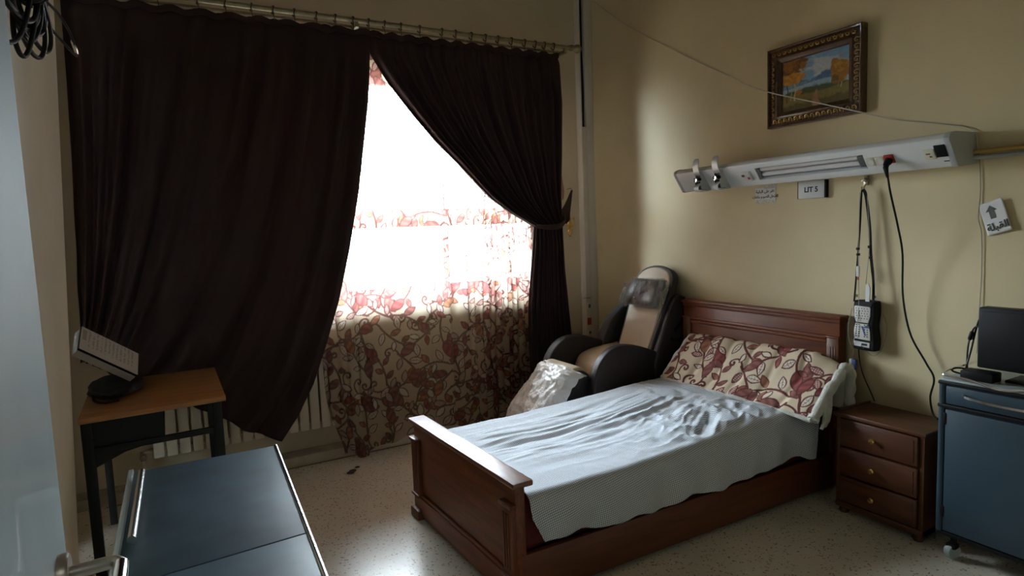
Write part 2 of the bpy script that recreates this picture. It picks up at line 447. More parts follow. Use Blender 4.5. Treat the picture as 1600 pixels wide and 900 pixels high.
    def build(self, name, material, parent=None, sharp=35.0):
        me = bpy.data.meshes.new(name); self.bm.to_mesh(me); self.bm.free()
        return mesh_obj(name, me, material, parent, sharp)

def grid_mesh(name, P, material, parent=None, uv=None, col=None, thick=0.0, sharp=None):
    """P: (nu, nv, 3) array of world points -> one surface, with optional UVs (metres) and per-point colours"""
    nu, nv = P.shape[:2]
    idx = np.arange(nu*nv).reshape(nu, nv)
    q = np.stack([idx[:-1, :-1], idx[1:, :-1], idx[1:, 1:], idx[:-1, 1:]], -1).reshape(-1, 4)
    me = bpy.data.meshes.new(name)
    me.vertices.add(nu*nv); me.vertices.foreach_set('co', np.ascontiguousarray(P, dtype=np.float64).reshape(-1))
    nf = len(q)
    me.loops.add(nf*4); me.loops.foreach_set('vertex_index', q.reshape(-1).astype(np.int32))
    me.polygons.add(nf); me.polygons.foreach_set('loop_start', np.arange(0, nf*4, 4, dtype=np.int32))
    me.update(calc_edges=True)
    if uv is not None:
        l = me.uv_layers.new(name='UVMap'); l.data.foreach_set('uv', uv.reshape(-1, 2)[q.reshape(-1)].reshape(-1).astype(np.float32))
    if col is not None:
        a = me.color_attributes.new('Col', 'FLOAT_COLOR', 'POINT'); a.data.foreach_set('color', col.reshape(-1).astype(np.float32))
    me.polygons.foreach_set('use_smooth', [True]*nf)
    o = mesh_obj(name, me, material, parent, sharp)
    if thick:
        s = o.modifiers.new('thickness', 'SOLIDIFY'); s.thickness = thick; s.offset = 0
    return o

def text_mesh(name, s, size, material, parent, o, ex, ey, ez, depth=0.0006, bold=0.0, align='CENTER', shear=0.0):
    cu = bpy.data.curves.new(name, 'FONT'); cu.body = s; cu.size = size; cu.align_x = align; cu.align_y = 'CENTER'
    cu.extrude = depth; cu.offset = bold; cu.shear = shear
    t = bpy.data.objects.new(name, cu); _link(t); bpy.context.view_layer.update()
    dg = bpy.context.evaluated_depsgraph_get()
    me = bpy.data.meshes.new_from_object(t.evaluated_get(dg))
    bpy.data.objects.remove(t); bpy.data.curves.remove(cu)
    me.materials.clear()
    ex, ey, ez, o = Vector(ex), Vector(ey), Vector(ez), Vector(o)
    for v in me.vertices: v.co = o+ex*v.co.x+ey*v.co.y+ez*v.co.z
    return mesh_obj(name, me, material, parent, None)

_AR = {'ا': 'FE8D,FE8E,,', 'ل': 'FEDD,FEDE,FEDF,FEE0', 'ق': 'FED5,FED6,FED7,FED8', 'ب': 'FE8F,FE90,FE91,FE92', 'ة': 'FE93,FE94,,',
       'ن': 'FEE5,FEE6,FEE7,FEE8', 'ر': 'FEAD,FEAE,,', 'ع': 'FEC9,FECA,FECB,FECC', 'ى': 'FEEF,FEF0,,', 'ي': 'FEF1,FEF2,FEF3,FEF4',
       'ش': 'FEB5,FEB6,FEB7,FEB8', 'ض': 'FEBD,FEBE,FEBF,FEC0', 'و': 'FEED,FEEE,,', 'م': 'FEE1,FEE2,FEE3,FEE4', 'ف': 'FED1,FED2,FED3,FED4', 'ت': 'FE95,FE96,FE97,FE98',
       'ك': 'FED9,FEDA,FEDB,FEDC'}
def arabic(s):
    """joined Arabic letter shapes in visual (left to right) order"""
    out = []
    for w in s.split(' '):
        r = []
        for i, ch in enumerate(w):
            iso, fin, ini, med = _AR[ch].split(',')
            prev = i > 0 and _AR[w[i-1]].split(',')[2] != ''
            nxt = i < len(w)-1 and ini != ''
            r.append(chr(int((med if prev and nxt else fin if prev else ini if nxt else iso), 16)))
        out.append(''.join(r[::-1]))
    return ' '.join(out[::-1])

def vnoise(x, y, seed=0):
    """smooth value noise on arrays, -1..1"""
    xi = np.floor(x).astype(np.int64); yi = np.floor(y).astype(np.int64); fx = x-xi; fy = y-yi
    fx = fx*fx*fx*(fx*(fx*6-15)+10); fy = fy*fy*fy*(fy*(fy*6-15)+10)
    def h(a, b):
        n = (a*374761393+b*668265263+seed*974711) & 0xffffffff
        n = ((n ^ (n >> 13))*1274126177) & 0xffffffff
        return ((n ^ (n >> 16)) & 0xffff)/32767.5-1
    return (h(xi, yi)*(1-fx)+h(xi+1, yi)*fx)*(1-fy)+(h(xi, yi+1)*(1-fx)+h(xi+1, yi+1)*fx)*fy
def fbm(x, y, seed=0, o=4):
    s = 0; a = 1; t = 0
    for i in range(o):
        s = s+a*vnoise(x*2**i, y*2**i, seed+i*17); t += a; a *= .5
    return s/t
def smooth01(x): x = np.clip(x, 0, 1); return x*x*(3-2*x)
def spline(pts, n):
    """Catmull-Rom through points"""
    P = [Vector(p) for p in pts]; P = [P[0]*2-P[1]]+P+[P[-1]*2-P[-2]]; out = []
    segs = len(P)-3
    for k in range(n):
        t = k/(n-1)*segs; i = min(int(t), segs-1); u = t-i; a, b, c, d = P[i:i+4]
        out.append(0.5*((2*b)+(c-a)*u+(2*a-5*b+4*c-d)*u*u+(3*b-a-3*c+d)*u**3))
    return out

# ------------------------------------------------------------------ the leaf print shared by sheer and quilt
TILE, TN = 0.94, 560
def leaf_print():
    rng = random.Random(11)
    g = (np.arange(TN)+.5)/TN*TILE
    X, Y = np.meshgrid(g, g, indexing='ij')
    col = np.empty((TN, TN, 4)); col[..., :3] = (0.70, 0.585, 0.43); col[..., 3] = 1
    dark = (0.125, 0.034, 0.034)
    def rel(cx, cy): return ((X-cx+TILE/2) % TILE)-TILE/2, ((Y-cy+TILE/2) % TILE)-TILE/2
    def stroke(pts, w0, w1):
        for i, (p, q) in enumerate(zip(pts, pts[1:])):
            dx, dy = rel(*p); ex, ey = q[0]-p[0], q[1]-p[1]; L2 = ex*ex+ey*ey+1e-12
            t = np.clip((dx*ex+dy*ey)/L2, 0, 1); d = np.hypot(dx-t*ex, dy-t*ey)
            w = w0+(w1-w0)*i/len(pts)
            k = d < w; col[k, :3] = dark; col[k, 3] = .35
    def leaf(cx, cy, ang, L, W, style):
        dx, dy = rel(cx, cy); a = dx*math.cos(ang)+dy*math.sin(ang); b = -dx*math.sin(ang)+dy*math.cos(ang)
        x = np.clip(a/L+.5, 0, 1); w = W/2*np.sin(PI*x**.86)**.80
        d = np.where((a > -L/2) & (a < L/2), w-np.abs(b), -1)
        k = d > 0; col[k, :3] = dark; col[k, 3] = .35
        edge = .0066 if style < 2 else .0078
        k = d > edge
        f = [(0.26, 0.105, 0.092), (0.34, 0.155, 0.090), (0.76, 0.69, 0.58), (0.32, 0.13, 0.12), (0.76, 0.69, 0.57), (0.28, 0.080, 0.074)][style]
        sh = (0.9+0.2*np.sin(a*140+b*90))
        c = np.array(f)[None, None, :]*(sh[..., None] if style in (0, 1, 5) else np.ones_like(sh)[..., None])
        col[k, :3] = c[k] if c.shape[:2] == k.shape else f
        col[k, 3] = .4 if style in (0, 1, 5) else .9
        if style == 2:
            h = k & ((np.abs(b) < .0018) | (np.abs(((a+np.abs(b)*.8) % .017)-.008) < .0014)) & (d > edge*1.6); col[h, :3] = (0.22, 0.08, 0.08)
        if style == 3:
            h = k & (np.hypot(((a+100) % .011)-.0055, ((b+100) % .011)-.0055) < .003); col[h, :3] = (0.86, 0.72, 0.66)
    n = 6; sp = TILE/n; sprigs = []
    for i in range(n):
        for j in range(n):
            sprigs.append(((i+.5+.5*(j % 2)+rng.uniform(-.18, .18))*sp, (j+.5+rng.uniform(-.18, .18))*sp, rng.uniform(0, 2*PI)))
    leaves = []
    for k, (cx, cy, a) in enumerate(sprigs):
        # main stem: a curved line through the sprig
        pts = []; ang = a; px, py = cx-math.cos(a)*.10, cy-math.sin(a)*.10; bend = rng.uniform(-1, 1)*7
        for s in range(14):
            pts.append((px, py)); px += math.cos(ang)*.015; py += math.sin(ang)*.015; ang += bend*.015
        stroke(pts, .0068, .0058)
        ex, ey = pts[-1]
        leaves.append((ex+math.cos(ang)*.042, ey+math.sin(ang)*.042, ang, rng.uniform(.100, .130), rng.uniform(.058, .070), rng.choice([0, 0, 1, 5])))
        for s, side in ((2, -1), (5, 1), (8, -1), (11, 1)):
            bx, by = pts[s]; la = math.atan2(pts[s+1][1]-by, pts[s+1][0]-bx)+side*rng.uniform(.8, 1.2)
            L = rng.uniform(.064, .090)
            leaves.append((bx+math.cos(la)*L*.62, by+math.sin(la)*L*.62, la, L, L*.56, rng.choice([0, 0, 1, 2, 3, 4, 5])))
        # spiral tendril from the base
        sx, sy = pts[1]; ta = a+PI+rng.uniform(-.8, .8); sgn = rng.choice([-1, 1]); q = []; x, y = sx, sy
        for s in range(26):
            q.append((x, y)); st = .0105*(1-s/40); x += math.cos(ta)*st; y += math.sin(ta)*st; ta += sgn*(.06+.020*s)
        stroke(q, .0052, .0072)
    for l in leaves: leaf(*l)
    return col
PRINT = leaf_print()
def print_at(u, v):
    """bilinear sample of the repeat at cloth position u, v (metres)"""
    x = (u/TILE % 1)*TN-.5; y = (v/TILE % 1)*TN-.5
    i = np.floor(x).astype(int); j = np.floor(y).astype(int); fx = (x-i)[..., None]; fy = (y-j)[..., None]
    g = lambda a, b: PRINT[a % TN, b % TN]
    return (g(i, j)*(1-fx)+g(i+1, j)*fx)*(1-fy)+(g(i, j+1)*(1-fx)+g(i+1, j+1)*fx)*fy

# ================================================================== THE SETTING
WX, WY, CZ = 3.20, 4.30, 3.62          # right wall, window wall, ceiling
b = MB(); b.box(-2.2, WX+.2, -2.3, WY+.2, -0.12, 0.0); floor = struct(b.build('floor', M['floor']))
b = MB(); b.box(1.448, 1.462, .1, 4.15, 0.0, 0.0012); b.build('joint_strip', M['joint'], floor)
b = MB(); b.box(-.4, 3.2, 4.146, 4.16, 0.0, 0.0014); b.build('joint_strip', M['joint'], floor)
b = MB(); b.box(-2.2, WX+.2, -2.3, WY+.2, CZ, CZ+.1); struct(b.build('ceiling', M['ceiling']))
b = MB(); b.box(WX, WX+.2, .02, WY+.2, 0, CZ); struct(b.build('wall_right', M['wall']))
# window wall around the opening x 0.28..2.66, z 1.11..2.60
OX0, OX1, OZ0, OZ1 = 0.28, 2.665, 1.075, 2.60
b = MB()
b.box(-1.1, OX0, WY, WY+.2, 0, CZ); b.box(OX1, WX+.2, WY, WY+.2, 0, CZ)
b.box(OX0, OX1, WY, WY+.2, 0, OZ0); b.box(OX0, OX1, WY, WY+.2, OZ1, CZ)
wall_win = struct(b.build('wall_window', M['wall_win']))
for pts in (((2.885, 2.26), (2.896, 2.26), (2.900, 2.05), (2.888, 1.98)), ((2.893, 1.93), (2.902, 1.94), (2.925, 1.80), (2.918, 1.74), (2.900, 1.72), (2.894, 1.84)),
            ((2.888, 1.36), (2.896, 1.37), (2.899, 1.27), (2.890, 1.24)), ((2.91, 2.42), (2.925, 2.425), (2.922, 2.41))):
    b = MB(); b.prism(pts, 'y', WY-.0022, WY+.01); b.build('peeled_patch', M['chip'], wall_win)
# left wall: ends at a slightly leaning corner, then a shallow recess to the window wall
b = MB()
LB, LT = -.420, -.240                   # corner x at the floor and at the ceiling
t = bmesh.new()
def _v(x, y, z): return t.verts.new((x, y, z))
prof = [(-.62, .02), (0, .02), (0, 3.02), (-.006, 3.14), (-.022, 3.23), (-.052, 3.31), (-.095, 3.352), (-.62, 3.352)]
lo = [_v((LB+px if px > -.5 else LB-.2), py, 0) for px, py in prof]; hi = [_v((LT+px if px > -.5 else LB-.2), py, CZ) for px, py in prof]
for i in range(len(prof)): t.faces.new((lo[i], lo[(i+1) % 8], hi[(i+1) % 8], hi[i]))
t.faces.new(lo[::-1]); t.faces.new(hi); bmesh.ops.recalc_face_normals(t, faces=t.faces); b._merge(t)
struct(b.build('wall_left', M['wall_left'], None, 50))
b = MB(); b.box(-.82, -.625, 3.352, WY, 0, CZ); struct(b.build('wall_left_recess', M['wall_win']))
# front wall with the doorway the camera looks through, and a short corridor behind it
DX0, DX1, DZ = -.21, .74, 2.10
b = MB(); b.box(-.625, DX0, -.10, .02, 0, CZ); b.box(DX1, WX+.2, -.10, .02, 0, CZ); b.box(DX0, DX1, -.10, .02, DZ, CZ)
struct(b.build('wall_front', M['wall_dim']))
b = MB(); b.box(-2.2, -2.1, -2.3, -.1, 0, CZ); struct(b.build('wall_corridor_left', M['wall_dim']))
b = MB(); b.box(WX, WX+.1, -2.3, -.1, 0, CZ); struct(b.build('wall_corridor_right', M['wall_dim']))
b = MB(); b.box(-2.2, WX+.1, -2.3, -2.2, 0, CZ); struct(b.build('wall_corridor_back', M['wall_dim']))
b = MB(); b.box(-2.1, -.625, -.10, .02, 0, CZ); struct(b.build('wall_corridor_side', M['wall_dim']))
# added fill lamp, out of view in the corridor, for the room and door
lamp = thing('corridor_fill_lamp', 'added square white fill lamp panel, unseen in the corridor behind the doorway', 'lamp', (.5, -1.15, 2.62))
b = MB(); b.box(.30, .70, -1.35, -.95, 2.605, 2.65, .006); b.build('lamp_body', M['plastic_white'], lamp)
b = MB(); b.tube([(.5, -1.15, 2.64), (.5, -1.15, CZ)], .012); b.build('lamp_rod', M['steel'], lamp)
_l = bpy.data.lights.new('corridor_fill_light', 'AREA'); _l.shape = 'SQUARE'; _l.size = .36; _l.energy = CORRIDOR_FILL_WATTS; _l.color = (.86, .95, 1.0)
_lo = bpy.data.objects.new('corridor_fill_light', _l); _link(_lo); _lo.location = (.5, -1.15, 2.598)

# skirting block below the radiator
b = MB(); b.box(-.62, 3.2, 4.16, WY, 0.0, .068, .006); struct(b.build('baseboard_window', M['marble']))
b = MB(); b.box(WX-.012, WX, .1, WY-.14, 0.0, .08, .003); struct(b.build('baseboard_right', M['marble']))

# window_1: frame, transom, mullion, sashes and panes
b = MB(); y0, y1 = 4.36, 4.42
b.box(OX0, OX1, y0, y1, OZ0, OZ0+.035); b.box(OX0, OX1, y0, y1, OZ1-.05, OZ1); b.box(OX0, OX0+.05, y0, y1, OZ0, OZ1); b.box(OX1-.05, OX1, y0, y1, OZ0, OZ1)
win = struct(b.build('window_1', M['frame']))
b = MB(); b.box(OX0+.03, OX1-.03, y0-.01, y1+.01, 1.545, 1.672, .006); b.build('transom', M['frame'], win)
for mx in (1.085, 1.875):
    b = MB(); b.box(mx-.022, mx+.022, y0, y1, OZ0+.03, 1.56, .004); b.build('mullion', M['frame'], win)
for mx in (1.882,):
    b = MB(); b.box(mx-.005, mx+.005, y0+.015, y1-.015, 1.66, OZ1-.03, .003); b.build('glazing_bar', M['frame'], win)
for x0, x1, z0, z1 in ((OX0+.05, 1.063, OZ0+.035, 1.545), (1.107, 1.853, OZ0+.035, 1.545), (1.897, OX1-.05, OZ0+.035, 1.545), (OX0+.05, 1.878, 1.672, OZ1-.05), (1.886, OX1-.05, 1.672, OZ1-.05)):
    b = MB(); b.box(x0, x1, 4.388, 4.393, z0, z1); b.build('pane', M['glass'], win)
b = MB(); b.box(OX0-.02, OX1+.02, 4.295, 4.36, OZ0-.03, OZ0, .003); b.build('window_sill', M['marble'], win)

# white cable trunking in the corner between window wall and bed wall
tk = thing('cable_trunking', 'tall white plastic cable trunking in the room corner, cover missing at the top', 'trunking', (3.12, 4.25, 0))
tx0 = 3.070; tx1 = 3.196
b = MB(); b.box(tx0, tx1, 4.285, WY, 0.02, CZ-.02); b.build('back_plate', M['plastic_white'], tk)
b = MB(); b.box(3.122, tx1, 4.235, 4.286, 0.02, CZ-.02, .004); b.build('fixed_cover', M['plastic_white'], tk)
b = MB(); b.box(tx0, 3.084, 4.24, 4.286, 2.30, CZ-.02, .002); b.build('open_edge', M['plastic_white'], tk)
b = MB(); b.box(tx0, 3.1195, 4.232, 4.286, .90, 2.315, .004); b.build('removable_cover', M['plastic_white'], tk)
b = MB(); b.box(tx0, 3.1195, 4.236, 4.286, .05, .895, .004); b.build('lower_cover', M['plastic_cream'], tk)
for x, r in ((3.094, .007), (3.106, .0075), (3.115, .006)):
    b = MB(); b.tube([(x, 4.268, 2.28), (x+.002, 4.262, 2.6), (x-.001, 4.268, 2.95), (x, 4.265, CZ-.02)], r, 8); b.build('cable', M['black_rubber'], tk)
for z0, z1, m in ((.80, .86, 'plastic_white'), (.67, .73, 'red'), (.58, .63, 'plastic_white')):
    b = MB(); b.box(3.078, 3.114, 4.226, 4.237, z0, z1, .003); s = b.build('switch_module', M[m], tk)
    b = MB(); b.box(3.086, 3.106, 4.222, 4.228, z0+.015, z1-.015, .002); b.build('rocker', M['red'] if m == 'red' else M['recess'], s)

# ================================================================== CURTAINS
rod = thing('curtain_rod', 'aged brass curtain rod with round ball finial above the window', 'curtain rod', (1.2, 4.0, 2.85))
b = MB(); b.tube([(-.60, 4.0, 2.852), (1.2, 4.0, 2.849), (2.80, 4.0, 2.852)], .0145, 12); b.build('rod', M['rod'], rod)
b = MB(); b.tube([(-.60, 4.085, 2.835), (2.78, 4.085, 2.835)], .009, 10); b.build('rear_rod', M['rod'], rod)
b = MB(); b.lathe([(.0, 0), (.014, .0), (.020, .006), (.020, .014), (.013, .018), (.024, .028), (.024, .040), (.014, .048), (.022, .056), (.031, .072), (.034, .086), (.031, .100), (.020, .113), (.002, .119)], (2.795, 4.0, 2.852), (1, 0, 0), 18); b.build('finial', M['rod'], rod)
for bx in (2.765, 1.18, -.45):
    b = MB(); b.box(bx-.012, bx+.012, 3.985, WY, 2.806, 2.830, .003); b.box(bx-.02, bx+.02, WY-.012, WY, 2.76, 2.88, .003); b.tube([(bx, 4.0, 2.82), (bx, 4.0, 2.842)], .012, 8); b.build('bracket', M['rod'], rod)
ring_x = [.08, .28, .42, .56, .68, .80, .93, 1.045, 1.155, 1.255, 1.36, 1.47, 1.60, 1.76, 1.86, 1.98, 2.09, 2.19, 2.30, 2.41, 2.50, 2.58, 2.66, -.05, -.2]
rg = None
for i, x in enumerate(ring_x):
    if rg is None:
        b = MB(); q = [(x+.004*math.sin(k), 4.0+.0225*math.sin(2*PI*k/16), 2.846+.0225*math.cos(2*PI*k/16)) for k in range(16)]
        b.tube(q, .0045, 6, closed=True); b.tube([(x, 4.0, 2.827), (x+.003, 4.0, 2.812), (x+.006, 4.004, 2.795), (x, 4.006, 2.785)], .0026, 5)
        rg = b.build('ring', M['ring'], rod); x_first = x
    else:
        c = rg.copy(); C.objects.link(c); c.parent = rod; c.location = (x-x_first, 0, 0)

def interp(z, zs, xs): return np.interp(-z, -np.array(zs), np.array(xs))


# ---- left dark curtain: swept to the left and dropped behind the desk
nu, nv = 420, 170
s = np.linspace(0, 1, nu); t = np.linspace(0, 1, nv); S, T = np.meshgrid(s, t, indexing='ij')
topx = -.36+S*(1.262+.36); topz = 2.790+.010*np.sin(S*70)+.006*np.sin(S*31+1)
xb1 = -.43+.98*s**2.3; xb = xb1[:, None]
zb = np.interp(xb1, [-.43, -.2, 0, .2, .335, .475, .55], [.88, .74, .60, .47, .356, .276, .236])[:, None]
edge_f = np.interp(t, [0, .04, .11, .175, .285, .40, .54, .67, .776, .869, .943, 1], [1, .997, .975, .95, .88, .81, .70, .577, .438, .305, .154, 0])   # right edge fall-off
left_f = 1-t
F = edge_f[None]*smooth01((S-.12)/.75)+((1-T)**.75)*(1-smooth01((S-.12)/.75))
X = xb+(topx-xb)*F
Z = topz+(zb-topz)*T
warp = S+.012*fbm(S*7, T*1.3, 5, 3)
fold = np.sin(2*PI*14*warp+.5*np.sin(9*S))*.5+np.sin(2*PI*8.3*warp+1.7)*.5
A = (.010+.030*smooth01(T/.16))*(1+.4*fbm(S*5, T*2, 9, 2))
Y = 4.015+A*fold*.85+.015*fbm(S*3, T*3, 21, 3)
# swag folds sweeping down to the left in the lower half
sw = smooth01((T-.45)/.4)*smooth01((.85-S)/.5)
Y -= sw*.022*np.sin(2*PI*(4.2*T+2.6*S))*(1+.3*fbm(S*4, T*4, 2, 2))
Y = np.minimum(Y, 4.055)
X += .006*fbm(S*40, T*3, 4, 2)
hem = smooth01((S-.972)/.01)                                       # turned side hem
Y -= .007*hem
P = np.stack([X, Y, Z], -1)
lc = thing('window_curtain', 'wide dark brown curtain hanging on the left, swept down behind the desk', 'curtain', (.3, 4.0, .24))
grid_mesh('drape', P, M['maroon'], lc, thick=.004)
hb = (S[:, :9] if False else None)
b = MB(); b.ribbon([(-.36+k/60*1.62, 3.992+.004*math.sin(k*1.9), 2.776+.010*math.sin(k*1.1)) for k in range(61)], (0, 0, 1), .034, .012); b.build('ruffled_heading', M['maroon'], lc)

# ---- right dark curtain: gathered by a tieback on the right
eL = [(1.258, 2.790), (1.262, 2.662), (1.38, 2.479), (1.524, 2.303), (1.676, 2.132), (1.835, 1.984), (2.001, 1.817), (2.105, 1.721), (2.259, 1.617), (2.361, 1.563), (2.452, 1.512), (2.440, 1.42), (2.427, 1.293), (2.378, .909), (2.37, .614), (2.38, .22)]
eR = [(2.705, 2.785), (2.724, 2.725), (2.736, 2.443), (2.715, 2.011), (2.700, 1.769), (2.700, 1.60), (2.704, 1.512), (2.706, 1.42), (2.714, 1.178), (2.745, .80), (2.775, .463), (2.80, .22)]
def byz(e, zt):
    e = np.array(e); return np.interp(-zt, -e[:, 1], e[:, 0])
nu, nv = 300, 190
s = np.linspace(0, 1, nu); zr = np.linspace(2.788, .22, nv)
S, ZZ = np.meshgrid(s, zr, indexing='ij')
xl = byz(eL, zr)[None]; xr = byz(eR, zr)[None]
bias = np.interp(zr, [.22, 1.40, 1.55, 2.3, 2.8], [1, 1, 1.25, 1.12, 1.0])[None]
X = xl+(xr-xl)*S**bias
wrat = ((xr-xl)/1.45)
warp = S+.012*fbm(S*8, ZZ*1.1, 15, 3)
fold = np.sin(2*PI*17*warp)*.6+np.sin(2*PI*9.4*warp+.8)*.4
pin = np.exp(-((ZZ-1.50)/.16)**2)
A = (.010+.026*smooth01((2.79-ZZ)/.35))*(1-.45*pin)*(1-.5*smooth01((1.45-ZZ)/.25))*(1+.35*fbm(S*5, ZZ*2, 6, 2))
Y = 4.015+A*fold*.85-.02*pin*np.sin(PI*S)-.02*np.sin(PI*S)*smooth01((1.5-ZZ)/.3)
Z = ZZ+.009*np.sin(S*60)*smooth01((ZZ-2.6)/.15)
rc = thing('window_curtain', 'dark brown curtain tied back to the right of the bright window', 'curtain', (2.4, 4.0, .22))
grid_mesh('drape', np.stack([X, np.minimum(Y, 4.055), Z], -1), M['maroon'], rc, thick=.004)
b = MB(); b.ribbon([(1.262+k/60*1.44, 3.992+.004*math.sin(k*1.9), 2.774+.010*math.sin(k*1.3)) for k in range(61)], (0, 0, 1), .034, .012); b.build('ruffled_heading', M['maroon'], rc)
tb = [(2.445, 3.98, 1.515), (2.50, 3.925, 1.505), (2.58, 3.905, 1.505), (2.64, 3.925, 1.520), (2.70, 3.965, 1.555), (2.735, 4.02, 1.60)]
tbp = spline(tb, 30)
b = MB(); b.ribbon(tbp, (0, -.2, 1), [.026+.016*math.sin(PI*min(1, k/26)) for k in range(30)], .008); b.build('tieback', M['maroon'], rc)
b = MB(); b.ribbon(spline([(2.69, 3.975, 1.535), (2.745, 4.03, 1.605), (2.81, 4.09, 1.665), (2.89, 4.17, 1.735), (2.962, 4.247, 1.800)], 18), (.39, -.22, -.2), [.05, .07, .085, .085, .08, .074, .068, .062, .056, .05, .046, .04, .035, .03, .026, .02, .014, .008], .007); b.build('tieback_tail', M['maroon'], rc)
hk = thing('tieback_hook', 'ornate gold hook on the pale wall right of the tied curtain', 'hook', (2.965, WY, 1.5))
b = MB()
for z, r in ((1.595, .010), (1.565, .017), (1.53, .024), (1.50, .020), (1.47, .022), (1.445, .014), (1.425, .009)):
    b.ball((2.965, WY-.006, z), r, 2, (1, .45, 1))
b.build('hook_plate', M['brass'], hk)
b = MB(); b.tube(spline([(2.965, WY-.01, 1.51), (2.965, WY-.05, 1.505), (2.965, WY-.07, 1.53), (2.965, WY-.065, 1.56)], 12), .006, 8); b.ball((2.965, WY-.065, 1.565), .010); b.build('hook_arm', M['brass'], hk)
hk2 = tag(MB().tube(spline([(2.955, WY, 1.81), (2.955, WY-.05, 1.815), (2.962, WY-.066, 1.80), (2.966, WY-.06, 1.775)], 12), .004, 6).build('tieback_peg', M['steel']), 'small steel wall peg holding the tip of the curtain tieback', 'hook')

# ---- printed sheer over the window, gathered towards the right
nv = 520
xs = []; ys = []; us = []
X0, X1 = .80, 2.70
npt = 960; a = np.linspace(0, 1, npt)
xx = np.where(a < .5, X0+(a/.5)*(2.06-X0), 2.06+(np.clip(a-.5, 0, 1)/.5)*(X1-2.06))
amp = np.interp(xx, [.80, 1.0, 1.2, 1.6, 1.75, 2.03, 2.10, 2.6, 2.74], [.016, .015, .008, .010, .018, .018, .036, .036, .030])
ph = np.interp(xx, [.80, 1.1, 1.6, 1.9, 2.05, 2.74], [0, 5.0, 8.0, 12.0, 17.0, 46.0])*2*PI*.5
yy = 4.100+amp*(np.sin(ph)*.7+.3*np.sin(ph*1.73+1))
uu = np.concatenate([[0], np.cumsum(np.hypot(np.diff(xx), np.diff(yy)))])
z = np.linspace(0, 1, nv)
xam = np.interp(xx, [.80, 1.0, 1.25, 1.6, 1.75, 2.0, 2.10, 2.70], [.018, .014, .004, .008, .017, .014, .024, .024])
xd = xx+xam*np.cos(ph)*.9
uu = np.concatenate([[0], np.cumsum(np.hypot(np.diff(xd), np.diff(yy)))])
XX = np.repeat(xd[:, None], nv, 1); UU = np.repeat(uu[:, None], nv, 1)
hemz = .055+.02*np.sin(xx*5)+.01*np.sin(xx*23)-.05*np.exp(-((xx-1.0)/.07)**2)+.02*smooth01((xx-1.3)/.5)
ZZ = hemz[:, None]+(2.815-hemz)[:, None]*z[None]
k = np.interp(z, [0, .08, .3, 1], [1.5, 1.3, 1.0, .75])[None]
YY = 4.100+(yy-4.100)[:, None]*k-.012*np.exp(-((XX-1.0)/.08)**2)*np.exp(-(ZZ/.14)**2)
# pulled aside at the lower left: the free edge leans
XX = XX+(.12*np.exp(-(ZZ/.30)**2)+.03)*np.clip((1.35-XX)/.55, 0, 1)**1.5
XX = XX-.010*np.sin(ZZ*6+XX*8)*np.clip((ZZ-.1)/.4, 0, 1)*.5
YY = np.clip(YY, 4.060, 4.138)
col = print_at(UU*.88+.21+.004*np.sin(ZZ*9), ZZ*.88+.02+.006*np.sin(UU*7)).copy()
sh = tag(grid_mesh('sheer_curtain', np.stack([XX, YY, ZZ], -1), M['sheer'], None, col=col), 'thin cream curtain with red leaf print hanging over the bright window', 'curtain')

# ================================================================== RADIATOR
rad = thing('radiator', 'cream column radiator on the wall below the window, half behind the curtains', 'radiator', (.55, 4.19, .23))
sec = None
for k in range(20):
    x = -.115+k*.0695
    if sec is None:
        b = MB(); b.box(x-.029, x+.029, 4.142, 4.166, .235, .80, .008); b.box(x-.022, x+.022, 4.164, 4.245, .25, .79, .008)
        sec = b.build('column', M['radiator'], rad); x_0 = x
    else:
        c = sec.copy(); C.objects.link(c); c.parent = rad; c.location = (x-x_0, 0, 0)
b = MB(); b.tube([(-.16, 4.20, .27), (1.25, 4.20, .27)], .016, 8); b.tube([(-.16, 4.20, .765), (1.25, 4.20, .765)], .016, 8); b.build('header_pipe', M['radiator'], rad)
b = MB(); b.tube([(-.155, 4.20, .27), (-.19, 4.20, .27), (-.20, 4.20, .25), (-.20, 4.20, .07)], .011, 8); b.build('feed_pipe', M['radiator'], rad)
b = MB(); b.lathe([(.012, 0), (.018, .004), (.018, .03), (.012, .034)], (-.20, 4.20, .245), (0, -1, 0), 12); b.lathe([(.014, 0), (.014, .05)], (-.20, 4.20, .22), (0, 0, 1), 10); b.build('valve', M['darksteel'], rad)

# ================================================================== BED
bed = thing('bed', 'single bed frame of reddish brown wood with panelled headboard and footboard', 'bed', (2.1, 2.58, 0))
b = MB(); b.box(3.125, 3.185, 2.02, 3.165, .03, .93, .004); hbd = b.build('headboard', M['bedwood'], bed)
b = MB(); b.box(3.108, 3.19, 2.008, 3.176, .950, .970, .005); b.box(3.118, 3.19, 2.015, 3.169, .928, .951, .004); b.build('top_cap', M['bedwood'], hbd)
b = MB(); b.box(3.112, 3.13, 2.09, 3.095, .835, .858, .007); b.box(3.117, 3.13, 2.09, 3.095, .815, .835, .004); b.build('moulding', M['bedwood'], hbd)
for y in (2.02, 3.095):
    b = MB(); b.box(3.115, 3.128, y, y+.07, .03, .845, .004)
    b.box(3.110, 3.13, y-.003, y+.073, .845, .857, .003)
    for q in (.016, .030, .044): b.box(3.1135, 3.117, y+q, y+q+.008, .2, .80, .001)
    b.build('pilaster', M['bedwood_z'], hbd)
FA = math.radians(1.85); FC = (1.115, 2.56, 0)
b = MB(); b.box(1.100, 1.145, 2.045, 3.075, .02, .500, .004).rotz(FC, FA); fbd = b.build('footboard', M['bedwood'], bed)
b = MB(); b.box(1.080, 1.172, 2.020, 3.100, .500, .524, .006).rotz(FC, FA); b.build('top_cap', M['bedcap'], fbd)
b = MB(); b.box(1.088, 1.102, 2.13, 2.99, .118, .136, .006).rotz(FC, FA); b.build('moulding', M['bedwood'], fbd)
